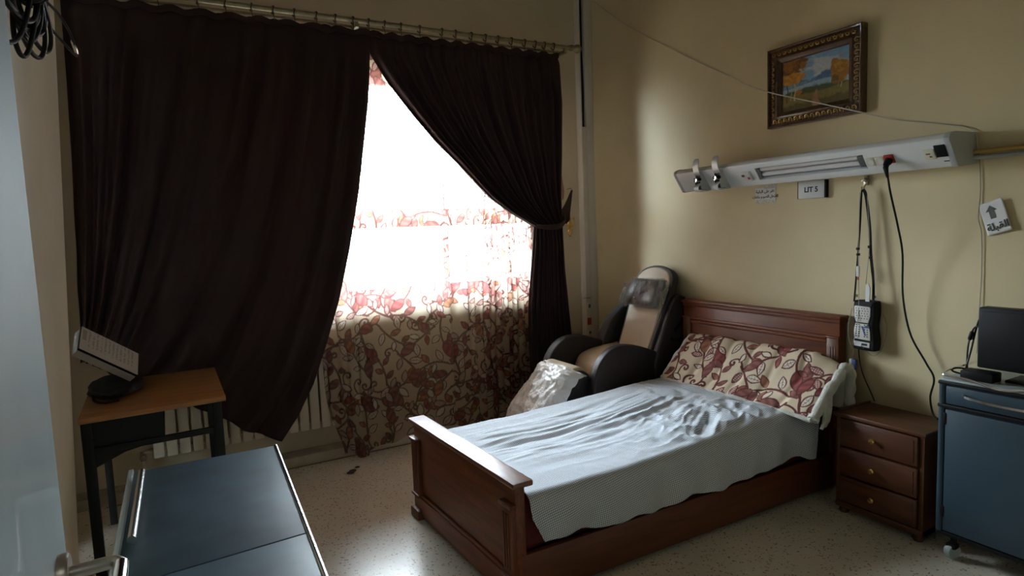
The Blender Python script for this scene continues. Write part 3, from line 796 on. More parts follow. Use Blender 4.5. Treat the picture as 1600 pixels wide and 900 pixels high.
b = MB(); b.box(1.083, 1.102, 2.045, 3.075, .02, .118, .004); b.rotz(FC, FA); b.build('bottom_rail', M['bedwood'], fbd)
for y in (2.045, 2.995):
    b = MB(); b.box(1.079, 1.102, y, y+.08, .125, .415, .005)
    b.box(1.070, 1.104, y-.008, y+.088, .415, .432, .005); b.box(1.070, 1.104, y-.008, y+.088, .118, .134, .005)
    for q in (.018, .036, .054): b.box(1.0745, 1.080, y+q, y+q+.009, .16, .39, .002)
    b.rotz(FC, FA); b.build('pilaster', M['bedwood_z'], fbd)
    b = MB(); b.box(1.062, 1.15, y-.012, y+.092, 0.0, .052, .008); b.rotz(FC, FA); b.build('foot', M['bedwood_z'], fbd)
for y in (2.045, 3.055):
    b = MB(); b.box(1.135, 3.12, y, y+.026, .025, .212, .004); b.build('side_rail', M['bedwood_x'], bed)
b = MB()
for k in range(8): b.box(1.25+k*.25, 1.33+k*.25, 2.07, 3.055, .165, .185)
b.build('slats', M['bedwood'], bed)

b = MB(); b.box(1.165, 3.10, 2.092, 3.040, .187, .412, .035, 4); tag(b.build('mattress', M['mattress']), 'dark red mattress in the wooden bed, mostly hidden by the checked sheet', 'mattress')

# ---- checked bed sheet: over the mattress, short on the window side, hanging down on the near side
nu, nv = 330, 300
u = np.linspace(1.19, 3.085, nu); w = np.linspace(0, 1, nv)
TOPW = .985
def topz(x, y):
    zt = .443+.048*smooth01((x-1.6)/1.1)
    return zt+.006*fbm(x*3, y*3, 8, 3)
hang_x = [1.19, 1.238, 1.615, 1.90, 2.03, 2.19, 2.34, 2.46, 2.67, 2.82, 2.93, 2.945, 3.00, 3.085]
hang_z = [.36, .253, .231, .221, .245, .229, .223, .244, .244, .258, .231, .36, .44, .45]
P = np.zeros((nu, nv, 3)); UV = np.zeros((nu, nv, 2)); DH = np.zeros((nu, nv))
Rr = .045
for i, x in enumerate(u):
    zt = topz(np.full(1, x), np.full(1, 2.5))[0]
    zend = np.interp(x, hang_x, hang_z)+.006*math.sin(x*19)+.004*math.sin(x*41)
    yfar, ynear = 3.062, 2.052
    # path: far drop .09, arc, flat, arc, near drop
    near_drop = max(.0, zt-Rr-zend); far_drop = .085
    L = [far_drop, PI/2*Rr, (yfar-ynear)-2*Rr, PI/2*Rr, near_drop]; cum = np.cumsum([0]+L); d = w*cum[-1]
    y = np.empty(nv); z = np.empty(nv)
    k = d <= cum[1]; y[k] = yfar; z[k] = zt-Rr-far_drop+d[k]
    k = (d > cum[1]) & (d <= cum[2]); th = (d[k]-cum[1])/Rr; y[k] = yfar-Rr+Rr*np.cos(th); z[k] = zt-Rr+Rr*np.sin(th)
    k = (d > cum[2]) & (d <= cum[3]); y[k] = yfar-Rr-(d[k]-cum[2]); z[k] = zt
    k = (d > cum[3]) & (d <= cum[4]); th = (d[k]-cum[3])/Rr; y[k] = ynear+Rr-Rr*np.sin(th); z[k] = zt-Rr+Rr*np.cos(th)
    k = d > cum[4]; y[k] = ynear; z[k] = zt-Rr-(d[k]-cum[4])
    P[i, :, 0] = x; P[i, :, 1] = y; P[i, :, 2] = z
    UV[i, :, 0] = x; UV[i, :, 1] = d-cum[2]; DH[i] = d-cum[4]
Xg, Yg, Zg = P[..., 0].copy(), P[..., 1].copy(), P[..., 2].copy()
topmask = smooth01((Yg-2.07)/.06)*smooth01((3.07-Yg)/.06)
# long drag folds from the foot corner, running along the bed and fanning towards the near edge
q = (Yg-2.05)-(Xg-1.2)*.10+.035*np.sin(Xg*4)
drag = np.exp(-((Yg-2.62)/.26)**2)*smooth01((2.75-Xg)/.5)*smooth01((Xg-1.18)/.25)
rid = 1-np.abs(fbm(Xg*1.3+3, q*11, 31, 3))*2.2
Zg += topmask*drag*.017*np.clip(rid, -.4, 1)
# crumpled area towards the head on the near half
cr = np.exp(-((Xg-2.42)/.38)**2)*np.exp(-((Yg-2.28)/.27)**2)
ang = .55
xa = Xg*math.cos(ang)+Yg*math.sin(ang); ya = -Xg*math.sin(ang)+Yg*math.cos(ang)
r2 = (1-np.abs(fbm(xa*4.2+.5*fbm(xa*3, ya*3, 3, 2), ya*8.5, 44, 3))*2.6)
r3 = (1-np.abs(fbm(xa*9, ya*4.5, 51, 2))*2.6)
Zg += topmask*cr*(.027*np.clip(r2, -.4, 1)+.012*np.clip(r3, -.4, 1))
rip = topmask*smooth01((Xg-2.3)/.3)*np.exp(-((Yg-2.7)/.3)**2)
Zg += rip*.006*np.sin(Xg*60+fbm(Xg*4, Yg*4, 1, 2)*6)
Zg += topmask*.0025*fbm(Xg*9, Yg*9, 12, 3)
hangm = smooth01((DH+.02)/.13)
fl = np.sin(Xg*13+1.2*np.sin(Xg*3))*.6+.4*np.sin(Xg*29)
Yg -= hangm*(.024+.017*fl+.012*fbm(Xg*5, Zg*5, 7, 2))
_c, _s = math.cos(.16), math.sin(.16)
UV = np.stack([UV[..., 0]*_c-UV[..., 1]*_s, UV[..., 0]*_s+UV[..., 1]*_c], -1)
# the end by the footboard is pulled clear of the corner
tag(grid_mesh('bed_sheet', np.stack([Xg, Yg, Zg], -1), M['sheet'], None, uv=UV, thick=.0025), 'rumpled white bed sheet with fine blue grey check hanging over the bed side', 'sheet')

# ---- folded quilt leaning on the headboard like a bolster
prof = [(2.775, .490), (2.80, .512), (2.86, .575), (2.93, .655), (2.99, .715), (3.030, .742), (3.062, .742), (3.082, .715), (3.086, .665), (3.084, .60), (3.078, .545), (3.07, .508)]
prof_i = [Vector((x, z)) for x, z in prof]
pp = spline([(x, 0, z) for x, z in prof], 260)
Y0, Y1 = 1.935, 3.005; ny = 420
yv = np.linspace(Y0, Y1, ny)
nP = len(pp); px = np.array([p.x for p in pp]); pz = np.array([p.z for p in pp])
dl = np.concatenate([[0], np.cumsum(np.hypot(np.diff(px), np.diff(pz)))])
tx = np.gradient(px); tz = np.gradient(pz); ln = np.hypot(tx, tz); nx, nz = -tz/ln, tx/ln      # outward (up, towards the room)
YY, DD = np.meshgrid(yv, dl, indexing='ij')
dn = .009*fbm(YY*7, DD*7, 3, 3)
seam = np.minimum(np.abs(((YY+.02*np.sin(DD*9)) % .17)-.085), 1)
dn += .010*(1-np.exp(-(seam/.022)**2))-.006
seam2 = np.abs((DD % .16)-.08); dn += .005*(1-np.exp(-(seam2/.02)**2))
dn += .013*fbm(YY*3.1+2, DD*2.3, 19, 2)
slump = .008*np.sin((YY-Y0)/(Y1-Y0)*PI*1.3+.5)-.026*smooth01((2.22-YY)/.28)*smooth01((DD-.15)/.2)
fan = .012*np.exp(-((YY-2.12)/.16)**2)*np.sin(DD*22+YY*9)
def quilt_layer(off, ext=0.0):
    return np.stack([px[None]+nx[None]*(dn+fan+off)+0*YY, YY+ext, pz[None]+nz[None]*(dn+fan+off)+slump*smooth01((DD-.05)/.2)+0*YY], -1)
ql = thing('folded_quilt', 'folded cream quilt with red and orange leaf print leaning against the headboard', 'quilt', (2.95, 2.47, .49))
outer = quilt_layer(.012)
qcol = print_at(-YY*.90+.13, DD*.90+.43).copy(); qcol[..., 3] = 1
grid_mesh('printed_face', outer, M['quilt'], ql, col=qcol)
inner = quilt_layer(-.016)
grid_mesh('fleece_lining', inner[:, ::2], M['fleece'], ql)
# rounded fleece border along the two open ends and the front lip
def edge_roll(name, A, Bq, r, mtl):
    pts = [(a+c)/2 for a, c in zip(A, Bq)]
    b = MB(); b.tube([Vector(p) for p in pts], [r*(1+.12*math.sin(i*.9)) for i in range(len(pts))], 10); return b.build(name, mtl, ql, 60)
sel = list(range(0, nP, 4))+[nP-1]
edge_roll('end_roll', [outer[0, i]-np.array([0, .004, 0]) for i in sel], [inner[0, i]-np.array([0, .004, 0]) for i in sel], .027, M['fleece'])
edge_roll('end_roll', [outer[-1, i] for i in sel], [inner[-1, i] for i in sel], .017, M['fleece'])
edge_roll('front_lip', [outer[j, 0]+np.array([-.004, 0, -.004]) for j in range(0, ny, 8)], [inner[j, 0] for j in range(0, ny, 8)], .013, M['fleece'])
# inner fold of fleece and the loose lining flap at the near end
pi2 = spline([(3.03, 0, .50), (3.052, 0, .56), (3.062, 0, .62), (3.055, 0, .668), (3.03, 0, .688), (2.99, 0, .665), (2.95, 0, .615), (2.92, 0, .565), (2.90, 0, .52)], 50)
Pm = np.array([[[p.x+.006*math.sin(j*.4+i*.2), y, p.z] for i, p in enumerate(pi2)] for j, y in enumerate(np.linspace(Y0+.012, Y1-.03, 40))])
grid_mesh('inner_fold', Pm, M['fleece'], ql, thick=.022)
fl_ = np.array([[[2.840+.075*a_-.035*c_, Y0-.006-.030*math.sin(c_*2.2)*(1-.5*a_), .575-.135*c_+.055*a_*(1-c_*.6)+.004*math.sin(a_*9)] for a_ in np.linspace(0, 1, 16)] for c_ in np.linspace(0, 1, 18)])
grid_mesh('lining_flap', fl_, M['fleece'], ql, thick=.016)

# ================================================================== MASSAGE CHAIR
ch = thing('massage_chair', 'dark grey and cream reclining massage chair squeezed between bed and window', 'armchair', (2.70, 3.47, 0))
arm_poly = [(2.385, .10), (2.365, .30), (2.372, .43), (2.392, .545), (2.425, .605), (2.475, .655), (2.54, .690), (2.62, .702), (2.72, .690), (2.83, .655), (2.95, .605), (3.04, .565), (3.05, .30), (2.98, .10)]
for y0, y1, nm in ((3.205, 3.275, 'right'), (3.66, 3.745, 'left')):
    p2 = arm_poly if nm == 'right' else [(x-.075, z+.015) for x, z in arm_poly]
    b = MB(); b.prism([(v.x, v.z) for v in spline([(x, 0, z) for x, z in p2], 60)], 'y', y0, y1, .014, 3); b.build('armrest', M['charcoal'], ch, 50)
wing = [(2.880, .54), (2.910, .64), (2.950, .73), (2.990, .83), (3.030, .93), (3.065, .985), (3.115, 1.005), (3.175, .98), (3.185, .80), (3.185, .35), (2.90, .30)]
b = MB(); b.prism(wing, 'y', 3.192, 3.272, .016, 3); b.build('side_wing', M['charcoal'], ch, 50)
wing2 = [(2.775, .56), (2.795, .68), (2.845, .765), (2.90, .825), (2.965, .878), (3.03, .915), (3.09, .945), (3.15, .95), (3.18, .92), (3.185, .35), (2.80, .30)]
b = MB(); b.prism(wing2, 'y', 3.645, 3.735, .016, 3); b.build('side_wing', M['charcoal'], ch, 50)
# reclined back: panel axes
B0 = Vector((2.880, 3.418, .61)); up = Vector((.255, 0, .595)).normalized(); nf = Vector((-up.z, 0, up.x)); lat = Vector((0, 1, 0))
def back_outline(hw0, hw1, top, n=14):
    pts = [(-hw0, 0), (-(hw0*.4+hw1*.6), top*.5), (-hw1, top*.74)]
    for k in range(n+1):
        a_ = PI-PI*k/n; pts.append((hw1*math.cos(a_), top*.74+top*.26*math.sin(a_)**.62))
    pts += [((hw0*.4+hw1*.6), top*.5), (hw0, 0)]
    return pts
def plate(b, pts, d0, d1, bev):
    t = bmesh.new(); A = [t.verts.new(B0+lat*u_+up*v_+nf*d0) for u_, v_ in pts]; Bv = [t.verts.new(B0+lat*u_+up*v_+nf*d1) for u_, v_ in pts]
    for i in range(len(pts)): t.faces.new((A[i], A[(i+1) % len(pts)], Bv[(i+1) % len(pts)], Bv[i]))
    f0 = t.faces.new(A); f1 = t.faces.new(Bv[::-1]); bmesh.ops.recalc_face_normals(t, faces=t.faces)
    if bev: bmesh.ops.bevel(t, geom=list(f1.edges), offset=bev, segments=4, affect='EDGES', profile=.5)
    bmesh.ops.triangulate(t, faces=[f for f in t.faces if len(f.verts) > 4]); b._merge(t)
b = MB(); plate(b, back_outline(.180, .200, .640), -.046, .006, .012); b.build('back_shell', M['charcoal'], ch, 50)
b = MB(); plate(b, back_outline(.155, .178, .622), -.02, .016, .014); b.build('back_cushion', M['cream'], ch, 50)
b = MB(); plate(b, [(-.20, -.45), (.20, -.45), (.20, .05), (-.20, .05)], -.12, -.03, .01); b.build('lower_back', M['charcoal'], ch, 50)
seat_p = [(2.52, .47), (2.535, .535), (2.58, .585), (2.66, .610), (2.76, .622), (2.86, .628), (2.95, .62), (2.96, .44), (2.55, .42)]
b = MB(); b.prism([(v.x, v.z) for v in spline([(x, 0, z) for x, z in seat_p], 36)], 'y', 3.280, 3.655, .02, 3); b.build('seat_cushion', M['cream'], ch, 50)
b = MB(); b.box(2.40, 3.10, 3.282, 3.652, .10, .43, .02); b.build('base', M['charcoal'], ch)
for x in (2.46, 2.98):
    for y in (3.245, 3.70):
        b = MB(); b.lathe([(.028, 0), (.028, .03), (.02, .04), (.02, .105)], (x, y, 0), (0, 0, 1), 12); b.build('foot', M['black_rubber'], ch)
leg_p = [(2.41, .40), (2.40, .50), (2.375, .555), (2.33, .580), (2.28, .575), (2.235, .545), (2.19, .50), (2.10, .405), (2.02, .315), (1.985, .25), (2.02, .20), (2.12, .17), (2.30, .20), (2.40, .28)]
b = MB(); b.prism([(v.x, v.z) for v in spline([(x, 0, z) for x, z in leg_p], 50)], 'y', 3.30, 3.655, .018, 3); b.build('leg_rest', M['cream'], ch, 50)
for y0, y1 in ((3.284, 3.299), (3.656, 3.671)):
    b = MB(); b.prism([(v.x, v.z-.022) for v in spline([(x, 0, z) for x, z in leg_p], 50)], 'y', y0, y1, .004); b.build('leg_rest_side', M['charcoal'], ch, 50)
b = MB(); b.box(2.04, 2.42, 3.29, 3.665, .12, .22, .03); b.build('leg_rest_base', M['charcoal'], ch)
b = MB(); b.ribbon(spline([(3.06, 3.195, .75), (3.12, 3.193, .80), (3.175, 3.192, .86)], 8), (0, 0, 1), .03, .006); b.ribbon(spline([(3.02, 3.195, .70), (3.10, 3.193, .68), (3.17, 3.192, .72)], 8), (0, 0, 1), .02, .006); b.build('strap', M['webbing'], ch)

# headrest pillow in a clear bag
PC = B0+up*.425+nf*.075
hp = thing('headrest_pillow', 'black headrest pillow still in a clear plastic bag on the massage chair', 'pillow', tuple(PC-up*.1))
def puff(cu, cv, hw, hh, th, name, material, parent, n=34, crump=0.0, seed=1, power=.42, origin=PC, skew=0.0):
    a_ = np.linspace(-1, 1, n); U, V = np.meshgrid(a_, a_, indexing='ij')
    prof_ = np.clip((1-np.abs(U)**4)*(1-np.abs(V)**4), 0, 1)**power
    o = None; b = MB(); t = bmesh.new(); fr = []
    for sgn in (1, -1):
        h = sgn*th*prof_+crump*fbm(U*4+seed, V*4, seed+(sgn+1)*5, 4)*(.35+prof_)
        uu_ = cu+U*hw+crump*1.2*fbm(U*5, V*5, seed+3, 3); vv_ = cv+V*hh+crump*1.0*fbm(U*5+9, V*5, seed+4, 3)+skew*U
        vs = [[t.verts.new(origin+lat*uu_[i, j]+up*vv_[i, j]+nf*h[i, j]) for j in range(n)] for i in range(n)]
        for i in range(n-1):
            for j in range(n-1):
                f = (vs[i][j], vs[i+1][j], vs[i+1][j+1], vs[i][j+1]); t.faces.new(f if sgn > 0 else f[::-1])
    bmesh.ops.remove_doubles(t, verts=t.verts, dist=1e-5)
    b._merge(t); return b.build(name, material, parent, 80 if not crump else 40)
puff(-.030, -.016, .160, .100, .040, 'pillow', M['pillow'], hp, crump=.0012)
puff(-.022, -.018, .172, .108, .046, 'plastic_bag', M['film_clear'], hp, n=44, crump=.010, seed=6, power=.36)
puff(.160, -.044, .040, .085, .020, 'bag_side', M['film_clear'], hp, n=22, crump=.022, seed=9, power=.3)
puff(-.192, -.016, .030, .095, .026, 'bag_side', M['film_clear'], hp, n=22, crump=.020, seed=14, power=.3)

# milky plastic cover over the leg rest
n1, n2 = 90, 70
bagp = spline([(2.262, 0, .586), (2.215, 0, .572), (2.160, 0, .525), (2.085, 0, .440), (2.015, 0, .355), (1.965, 0, .285), (1.945, 0, .215), (1.975, 0, .165)], n1)
PP = np.zeros((n1, n2, 3))
for i, p in enumerate(bagp):
    for j in range(n2):
        v = j/(n2-1); y = 3.240+.46*v
        e = (abs(v-.5)*2)**5
        flare = .05*(i/n1)
        PP[i, j] = (p.x+(.07 if v < .5 else .03)*e, y+(v-.5)*flare, p.z-.12*e*(.4+.6*i/n1)-.004)
ii, jj = np.meshgrid(np.linspace(0, 1, n1), np.linspace(0, 1, n2), indexing='ij')
cr_ = .030*fbm(ii*5+1, jj*4, 61, 4)+.016*(1-np.abs(fbm(ii*9, jj*7+3, 67, 3))*2.5)
sag = .018*np.sin(ii*7+jj*3)
PP[..., 2] += (cr_+sag*.6)*.45; PP[..., 0] -= (cr_+sag)*.45; PP[..., 1] += .02*fbm(ii*6, jj*5, 71, 3)
cv = tag(grid_mesh('plastic_cover', PP, M['film_milky'], None, sharp=45), 'crumpled milky plastic film draped over the leg rest of the massage chair', 'plastic cover')

# ================================================================== WALL ITEMS ON THE BED WALL
EYW, EZW, ENW = (0, -1, 0), (0, 0, 1), (-1, 0, 0)         # right, up, out of the wall as seen from the room
# ---- framed painting (leans out a little at the top)
pic = thing('framed_painting', 'small autumn landscape painting in dark carved frame on the beige wall', 'painting', (3.18, 2.21, 2.02))
PY0, PY1, PZ0, PZ1 = 1.935, 2.50, 2.026, 2.470
fx = 3.15
def fr_tilt(me_mb): return me_mb
FW = .082
b = MB()
def frame_side(b, p0, p1, q0, q1, x_out, x_in):
    pass
outer_r = [(PY0, PZ0), (PY1, PZ0), (PY1, PZ1), (PY0, PZ1)]
def ring_profile(b, prof):
    """prof: list of (inset, height off the wall)"""
    t = bmesh.new(); loops = []
    for ins, h in prof:
        loops.append([t.verts.new((WX-h, y, z)) for y, z in ((PY0+ins, PZ0+ins), (PY1-ins, PZ0+ins), (PY1-ins, PZ1-ins), (PY0+ins, PZ1-ins))])
    for A, B_ in zip(loops, loops[1:]):
        for k in range(4): t.faces.new((A[k], A[(k+1) % 4], B_[(k+1) % 4], B_[k]))
    bmesh.ops.recalc_face_normals(t, faces=t.faces); b._merge(t)
ring_profile(b, [(0, .002), (0, .048), (.006, .052), (.012, .050), (.018, .036), (.045, .034), (.052, .040), (.060, .042), (.066, .036), (.080, .030), (.086, .020), (.086, .004)])
frm = b.build('frame', M['gilt'], pic, 30)
b = MB()
def orn(y, z, a_):
    ca, sa = math.cos(a_), math.sin(a_)
    def P_(u_, v_, h): return (WX-h, y+u_*ca-v_*sa, z+u_*sa+v_*ca)
    b.tube([P_(-.012+.002*math.cos(0), -.010, .037), P_(-.013, .002, .043), P_(-.006, .010, .044), P_(.004, .009, .044), P_(.008, .0, .042), P_(.003, -.007, .040)], [.003, .0034, .0034, .0032, .0028, .002], 5)
    b.ball(P_(.0, -.001, .040), .0042, 1)
    b.ball(P_(.013, -.006, .038), .003, 1)
ny_, nz_ = 15, 11
for k in range(ny_):
    y = PY0+.045+(k/(ny_-1))*(PY1-PY0-.09); orn(y, PZ0+.032, 0); orn(y, PZ1-.032, PI)
for k in range(1, nz_):
    z = PZ0+.045+(k/nz_)*(PZ1-PZ0-.09); orn(PY0+.032, z, -PI/2); orn(PY1-.032, z, PI/2)
o = b.build('carved_ornament', M['gold'], frm); o['kind'] = 'stuff'
cn, cm_ = 170, 130
cu_, cv_ = np.meshgrid(np.linspace(0, 1, cn), np.linspace(0, 1, cm_), indexing='ij')   # u left to right, v bottom to top
def blend(c, k, col_): return c*(1-k[..., None])+np.array(col_)*k[..., None]
c = np.zeros((cn, cm_, 3))+np.array((.20, .34, .50))
nz1 = fbm(cu_*5, cv_*6, 3, 4); nz2 = fbm(cu_*14, cv_*14, 5, 4); nz3 = fbm(cu_*30, cv_*30, 8, 3)
c = blend(c, smooth01((nz1+.25-(np.abs(cv_-.74)*2.2)+(.35-np.abs(cu_-.5)))*2.0)*.85, (.52, .55, .55))
c = blend(c, smooth01((.60+.05*nz2+.05*np.sin(cu_*11)-cv_)*28), (.085, .15, .27))
c = blend(c, smooth01((.55-cv_+.02*nz2)*18)*smooth01((.5+nz2)*1.2)*.6, (.25, .36, .46))
c = blend(c, smooth01((.475-.03*np.cos(cu_*5)-cv_)*40), (.30, .43, .52))
c = blend(c, smooth01((.42+.03*nz2-.25*np.abs(cu_-.5)**2-cv_)*26), (.060, .085, .035))
c = blend(c, smooth01((.30+.02*nz2+.22*(cu_-.5)**2-cv_)*26), (.20, .155, .045))
c = blend(c, smooth01((.14+.05*nz2+.05*cu_-cv_)*14), (.10, .085, .025))
pathc = .54+.22*(.33-cv_)*np.sin(3+cv_*6); c = blend(c, smooth01((.02+.20*(.32-cv_)-np.abs(cu_-pathc))*40)*smooth01((.33-cv_)*30), (.33, .17, .085))
def crown(c, cx, cy, rx, ry, col_, col2, seed):
    d = 1-np.hypot((cu_-cx)/rx, (cv_-cy)/ry)+.45*fbm(cu_*9+seed, cv_*9, seed, 4)
    c = blend(c, smooth01(d*4), col_); return blend(c, smooth01(d*4)*smooth01((fbm(cu_*16, cv_*16, seed+2, 3)+.1)*2.4), col2)
for tx_, tw, z0_, z1_ in ((.075, .012, .17, .62), (.20, .014, .18, .60), (.14, .008, .2, .5), (.895, .010, .26, .52), (.85, .006, .27, .48)):
    c = blend(c, smooth01((tw-np.abs(cu_-tx_-.01*np.sin(cv_*20)))*140)*((cv_ > z0_) & (cv_ < z1_)), (.50, .42, .26) if tx_ != .075 else (.09, .06, .04))
c = crown(c, .12, .86, .26, .22, (.26, .11, .020), (.13, .055, .015), 3)
c = crown(c, .13, .62, .24, .13, (.40, .17, .022), (.50, .25, .04), 9)
c = crown(c, .25, .33, .06, .06, (.42, .16, .03), (.30, .12, .03), 12)
c = crown(c, .88, .58, .16, .26, (.30, .14, .022), (.42, .22, .035), 15)
c = crown(c, .80, .42, .06, .10, (.16, .09, .02), (.25, .13, .03), 18)
c = np.clip(c*(1+.18*nz3[..., None]), 0, 1)
cp = np.stack([np.full_like(cu_, WX-.021), PY1-.084-cu_*(PY1-PY0-.168), PZ0+.084+cv_*(PZ1-PZ0-.168)], -1)
grid_mesh('canvas', cp, M['canvas'], pic, col=np.concatenate([c, np.ones((cn, cm_, 1))], -1))

# ---- bedhead supply unit
UY0, UY1 = 1.447, 3.06
prof_u = [(WX, 1.716), (3.052, 1.700), (3.046, 1.703), (2.968, 1.810), (2.967, 1.818), (2.978, 1.834), (3.01, 1.845), (WX, 1.848)]
fz = lambda z: 3.046+(z-1.703)/(1.810-1.703)*(2.968-3.046)      # x of the slanted face at height z
unit = thing('bedhead_unit', 'long white bedhead supply unit with lamp and sockets on the wall above the bed', 'wall unit', (3.10, 2.25, 1.70))
LY0, LY1, LZ0, LZ1 = 1.822, 2.452, 1.7275, 1.7915
notch = [(WX, 1.716), (3.052, 1.700), (3.046, 1.703), (fz(LZ0), LZ0), (fz(LZ0)+.055, LZ0+.038), (fz(LZ1)+.055, LZ1+.038-.004), (fz(LZ1), LZ1), (2.968, 1.810), (2.967, 1.818), (2.978, 1.834), (3.01, 1.845), (WX, 1.848)]
b = MB(); b.prism(prof_u, 'y', UY0, LY0); b.prism(notch, 'y', LY0, LY1); b.prism(prof_u, 'y', LY1, UY1); b.build('body', M['alu'], unit, 40)
capp = [(WX, 1.713), (3.054, 1.697), (3.044, 1.700), (2.965, 1.809), (2.964, 1.819), (2.976, 1.837), (3.01, 1.848), (WX, 1.851)]
b = MB(); b.prism(capp, 'y', UY0-.014, UY0+.012, .0015); b.build('end_cap', M['alu_grey'], unit)
lcap = [(3.0, UY1), (3.04, UY1), (3.09, UY1)]
b = MB(); b.prism(capp, 'y', UY1, UY1+.020, .0015); b.build('end_cap', M['alu_grey'], unit)
FU = Vector((2.968-3.046, 0, 1.810-1.703)).normalized(); FN = Vector((-FU.z, 0, FU.x)); FR = Vector((0, -1, 0))
def onface(y, z, h=0.0): return Vector((fz(z), y, z))+FN*h
b = MB()
for hh in (.3, .72):
    zz = LZ0+(LZ1-LZ0)*hh; c0 = Vector((fz(zz), 0, zz))-FN*.022
    b.tube([(c0.x, LY0+.02, c0.z), (c0.x, LY1-.02, c0.z)], .0130, 14)
b.build('fluorescent_tube', M['tube'], unit)
b = MB(); c0 = onface((LY0+LY1)/2, (LZ0+LZ1)/2, -.036); b.obox(c0, FR, FU, FN, LY1-LY0-.004, .055, .002); b.build('lamp_reflector', M['tube'], unit)
b = MB(); c0 = onface(LY0+.018, (LZ0+LZ1)/2, -.012); b.obox(c0, FR, FU, FN, .034, .062, .02, .003); b.build('lamp_holder', M['recess'], unit)
b = MB(); c0 = onface(LY1-.012, (LZ0+LZ1)/2, -.014); b.obox(c0, FR, FU, FN, .022, .062, .02, .003); b.build('lamp_holder', M['recess'], unit)
def socket(y, z, mtl):
    b = MB(); b.obox(onface(y, z, .003), FR, FU, FN, .043, .047, .007, .002); s_ = b.build('wall_socket', mtl, unit)
    b = MB(); c0 = onface(y, z, .0068); b.lathe([(.0185, 0), (.0185, .0012), (.016, .0012), (.015, -.003), (.0, -.003)], c0, FN, 20); b.build('socket_well', M['plastic_white'] if mtl != M['red'] else M['red'], s_)
    b = MB()
    for q in (-.0055, .0055): b.lathe([(.0021, 0), (.0021, .0008)], c0+FR*q-FN*.0028, FN, 8)
    b.build('socket_holes', M['recess'], s_)
for y in (1.795, 1.750): socket(y, 1.757, M['plastic_cream'])
socket(1.704, 1.761, M['red'])
b = MB(); b.obox(onface(1.529, 1.760, .003), FR, FU, FN, .045, .052, .006, .002); s_ = b.build('data_socket', M['plastic_cream'], unit)
b = MB(); b.obox(onface(1.533, 1.764, .0066), FR, FU, FN, .018, .006, .002); b.obox(onface(1.525, 1.752, .0066), FR, FU, FN, .010, .008, .002); b.build('jack_holes', M['recess'], s_)
b = MB(); b.obox(onface(1.480, 1.770, .003), FR, FU, FN, .046, .060, .006, .001); b.build('empty_module', M['plastic_black'], unit)
b = MB(); b.obox(onface(1.470, 1.726, .0012), FR, FU, FN, .034, .012, .002); s_ = b.build('maker_label', M['paper'], unit)
b = MB(); b.obox(onface(1.470, 1.726, .0026), FR, FU, FN, .022, .005, .0006); b.build('label_print', M['ink'], s_)
b = MB(); b.obox(onface(2.525, 1.757, .003), FR, FU, FN, .055, .058, .007, .002); s_ = b.build('switch_plate', M['plastic_white'], unit)
b = MB(); b.obox(onface(2.492, 1.757, .005), FR, FU, FN, .012, .060, .010, .002); b.build('plate_edge', M['alu_grey'], s_)
b = MB(); b.obox(onface(2.545, 1.762, .008), FR, FU, FN, .018, .014, .004, .001); b.build('rocker', M['recess'], s_)
b = MB(); b.obox(onface(2.512, 1.746, .008), FR, FU, FN, .014, .014, .004, .001); b.build('rocker', M['red'], s_)
# two gas outlets in metal brackets
for gi, (gy, lbl) in enumerate(((2.855, 'steel gas outlet bracket on the bedhead unit, nearest the window'), (2.700, 'steel gas outlet bracket on the bedhead unit, second from the window'))):
    g = thing('gas_outlet', lbl, 'gas outlet', (2.95, gy, 1.72))
    b = MB(); st = spline([(2.990, gy, 1.775), (2.955, gy, 1.790), (2.940, gy, 1.812), (2.934, gy, 1.840), (2.936, gy, 1.868), (2.945, gy, 1.892)], 18)
    b.ribbon(st, (0, 1, 0), [.046]*15+[.043, .036, .022], .004); b.build('bracket', M['bracket'], g)
    b = MB(); st = spline([(3.035, gy, 1.748), (2.990, gy, 1.742), (2.955, gy, 1.732), (2.938, gy, 1.716), (2.942, gy, 1.698), (2.965, gy, 1.690), (3.01, gy, 1.692), (3.05, gy, 1.700)], 26)
    b.ribbon(st, (0, 1, 0), [.044]*8+[.042, .042, .041, .040, .039, .038]+[.036]*12, .0035); b.build('lower_lip', M['alu'], g)
    b = MB(); b.prism([(3.045, 1.702), (2.958, 1.702), (2.950, 1.725), (2.952, 1.790), (2.99, 1.795)], 'y', gy+.016, gy+.0215); b.build('side_plate', M['recess'], g)  # dark plate standing in for the shaded opening inside the bracket
    b = MB(); b.prism([(3.045, 1.702), (2.965, 1.702), (2.955, 1.725), (2.955, 1.790), (2.99, 1.795)], 'y', gy-.0225, gy-.018); b.build('side_plate', M['alu_grey'], g)
    b = MB(); b.lathe([(.0, -.05), (.012, -.05), (.012, .0), (.0145, .002), (.0155, .010), (.0140, .014), (.008, .0145), (.005, .010), (.0, .010)], (2.945, gy+.002, 1.760), (-1, .12, -.02), 18); b.build('valve', M['chrome'], g)
    b = MB(); b.lathe([(.010, 0), (.010, .012), (.007, .013)], (2.955, gy-.016, 1.764), (-.9, -.35, 0), 12); b.build('valve_port', M['plastic_black'], g)

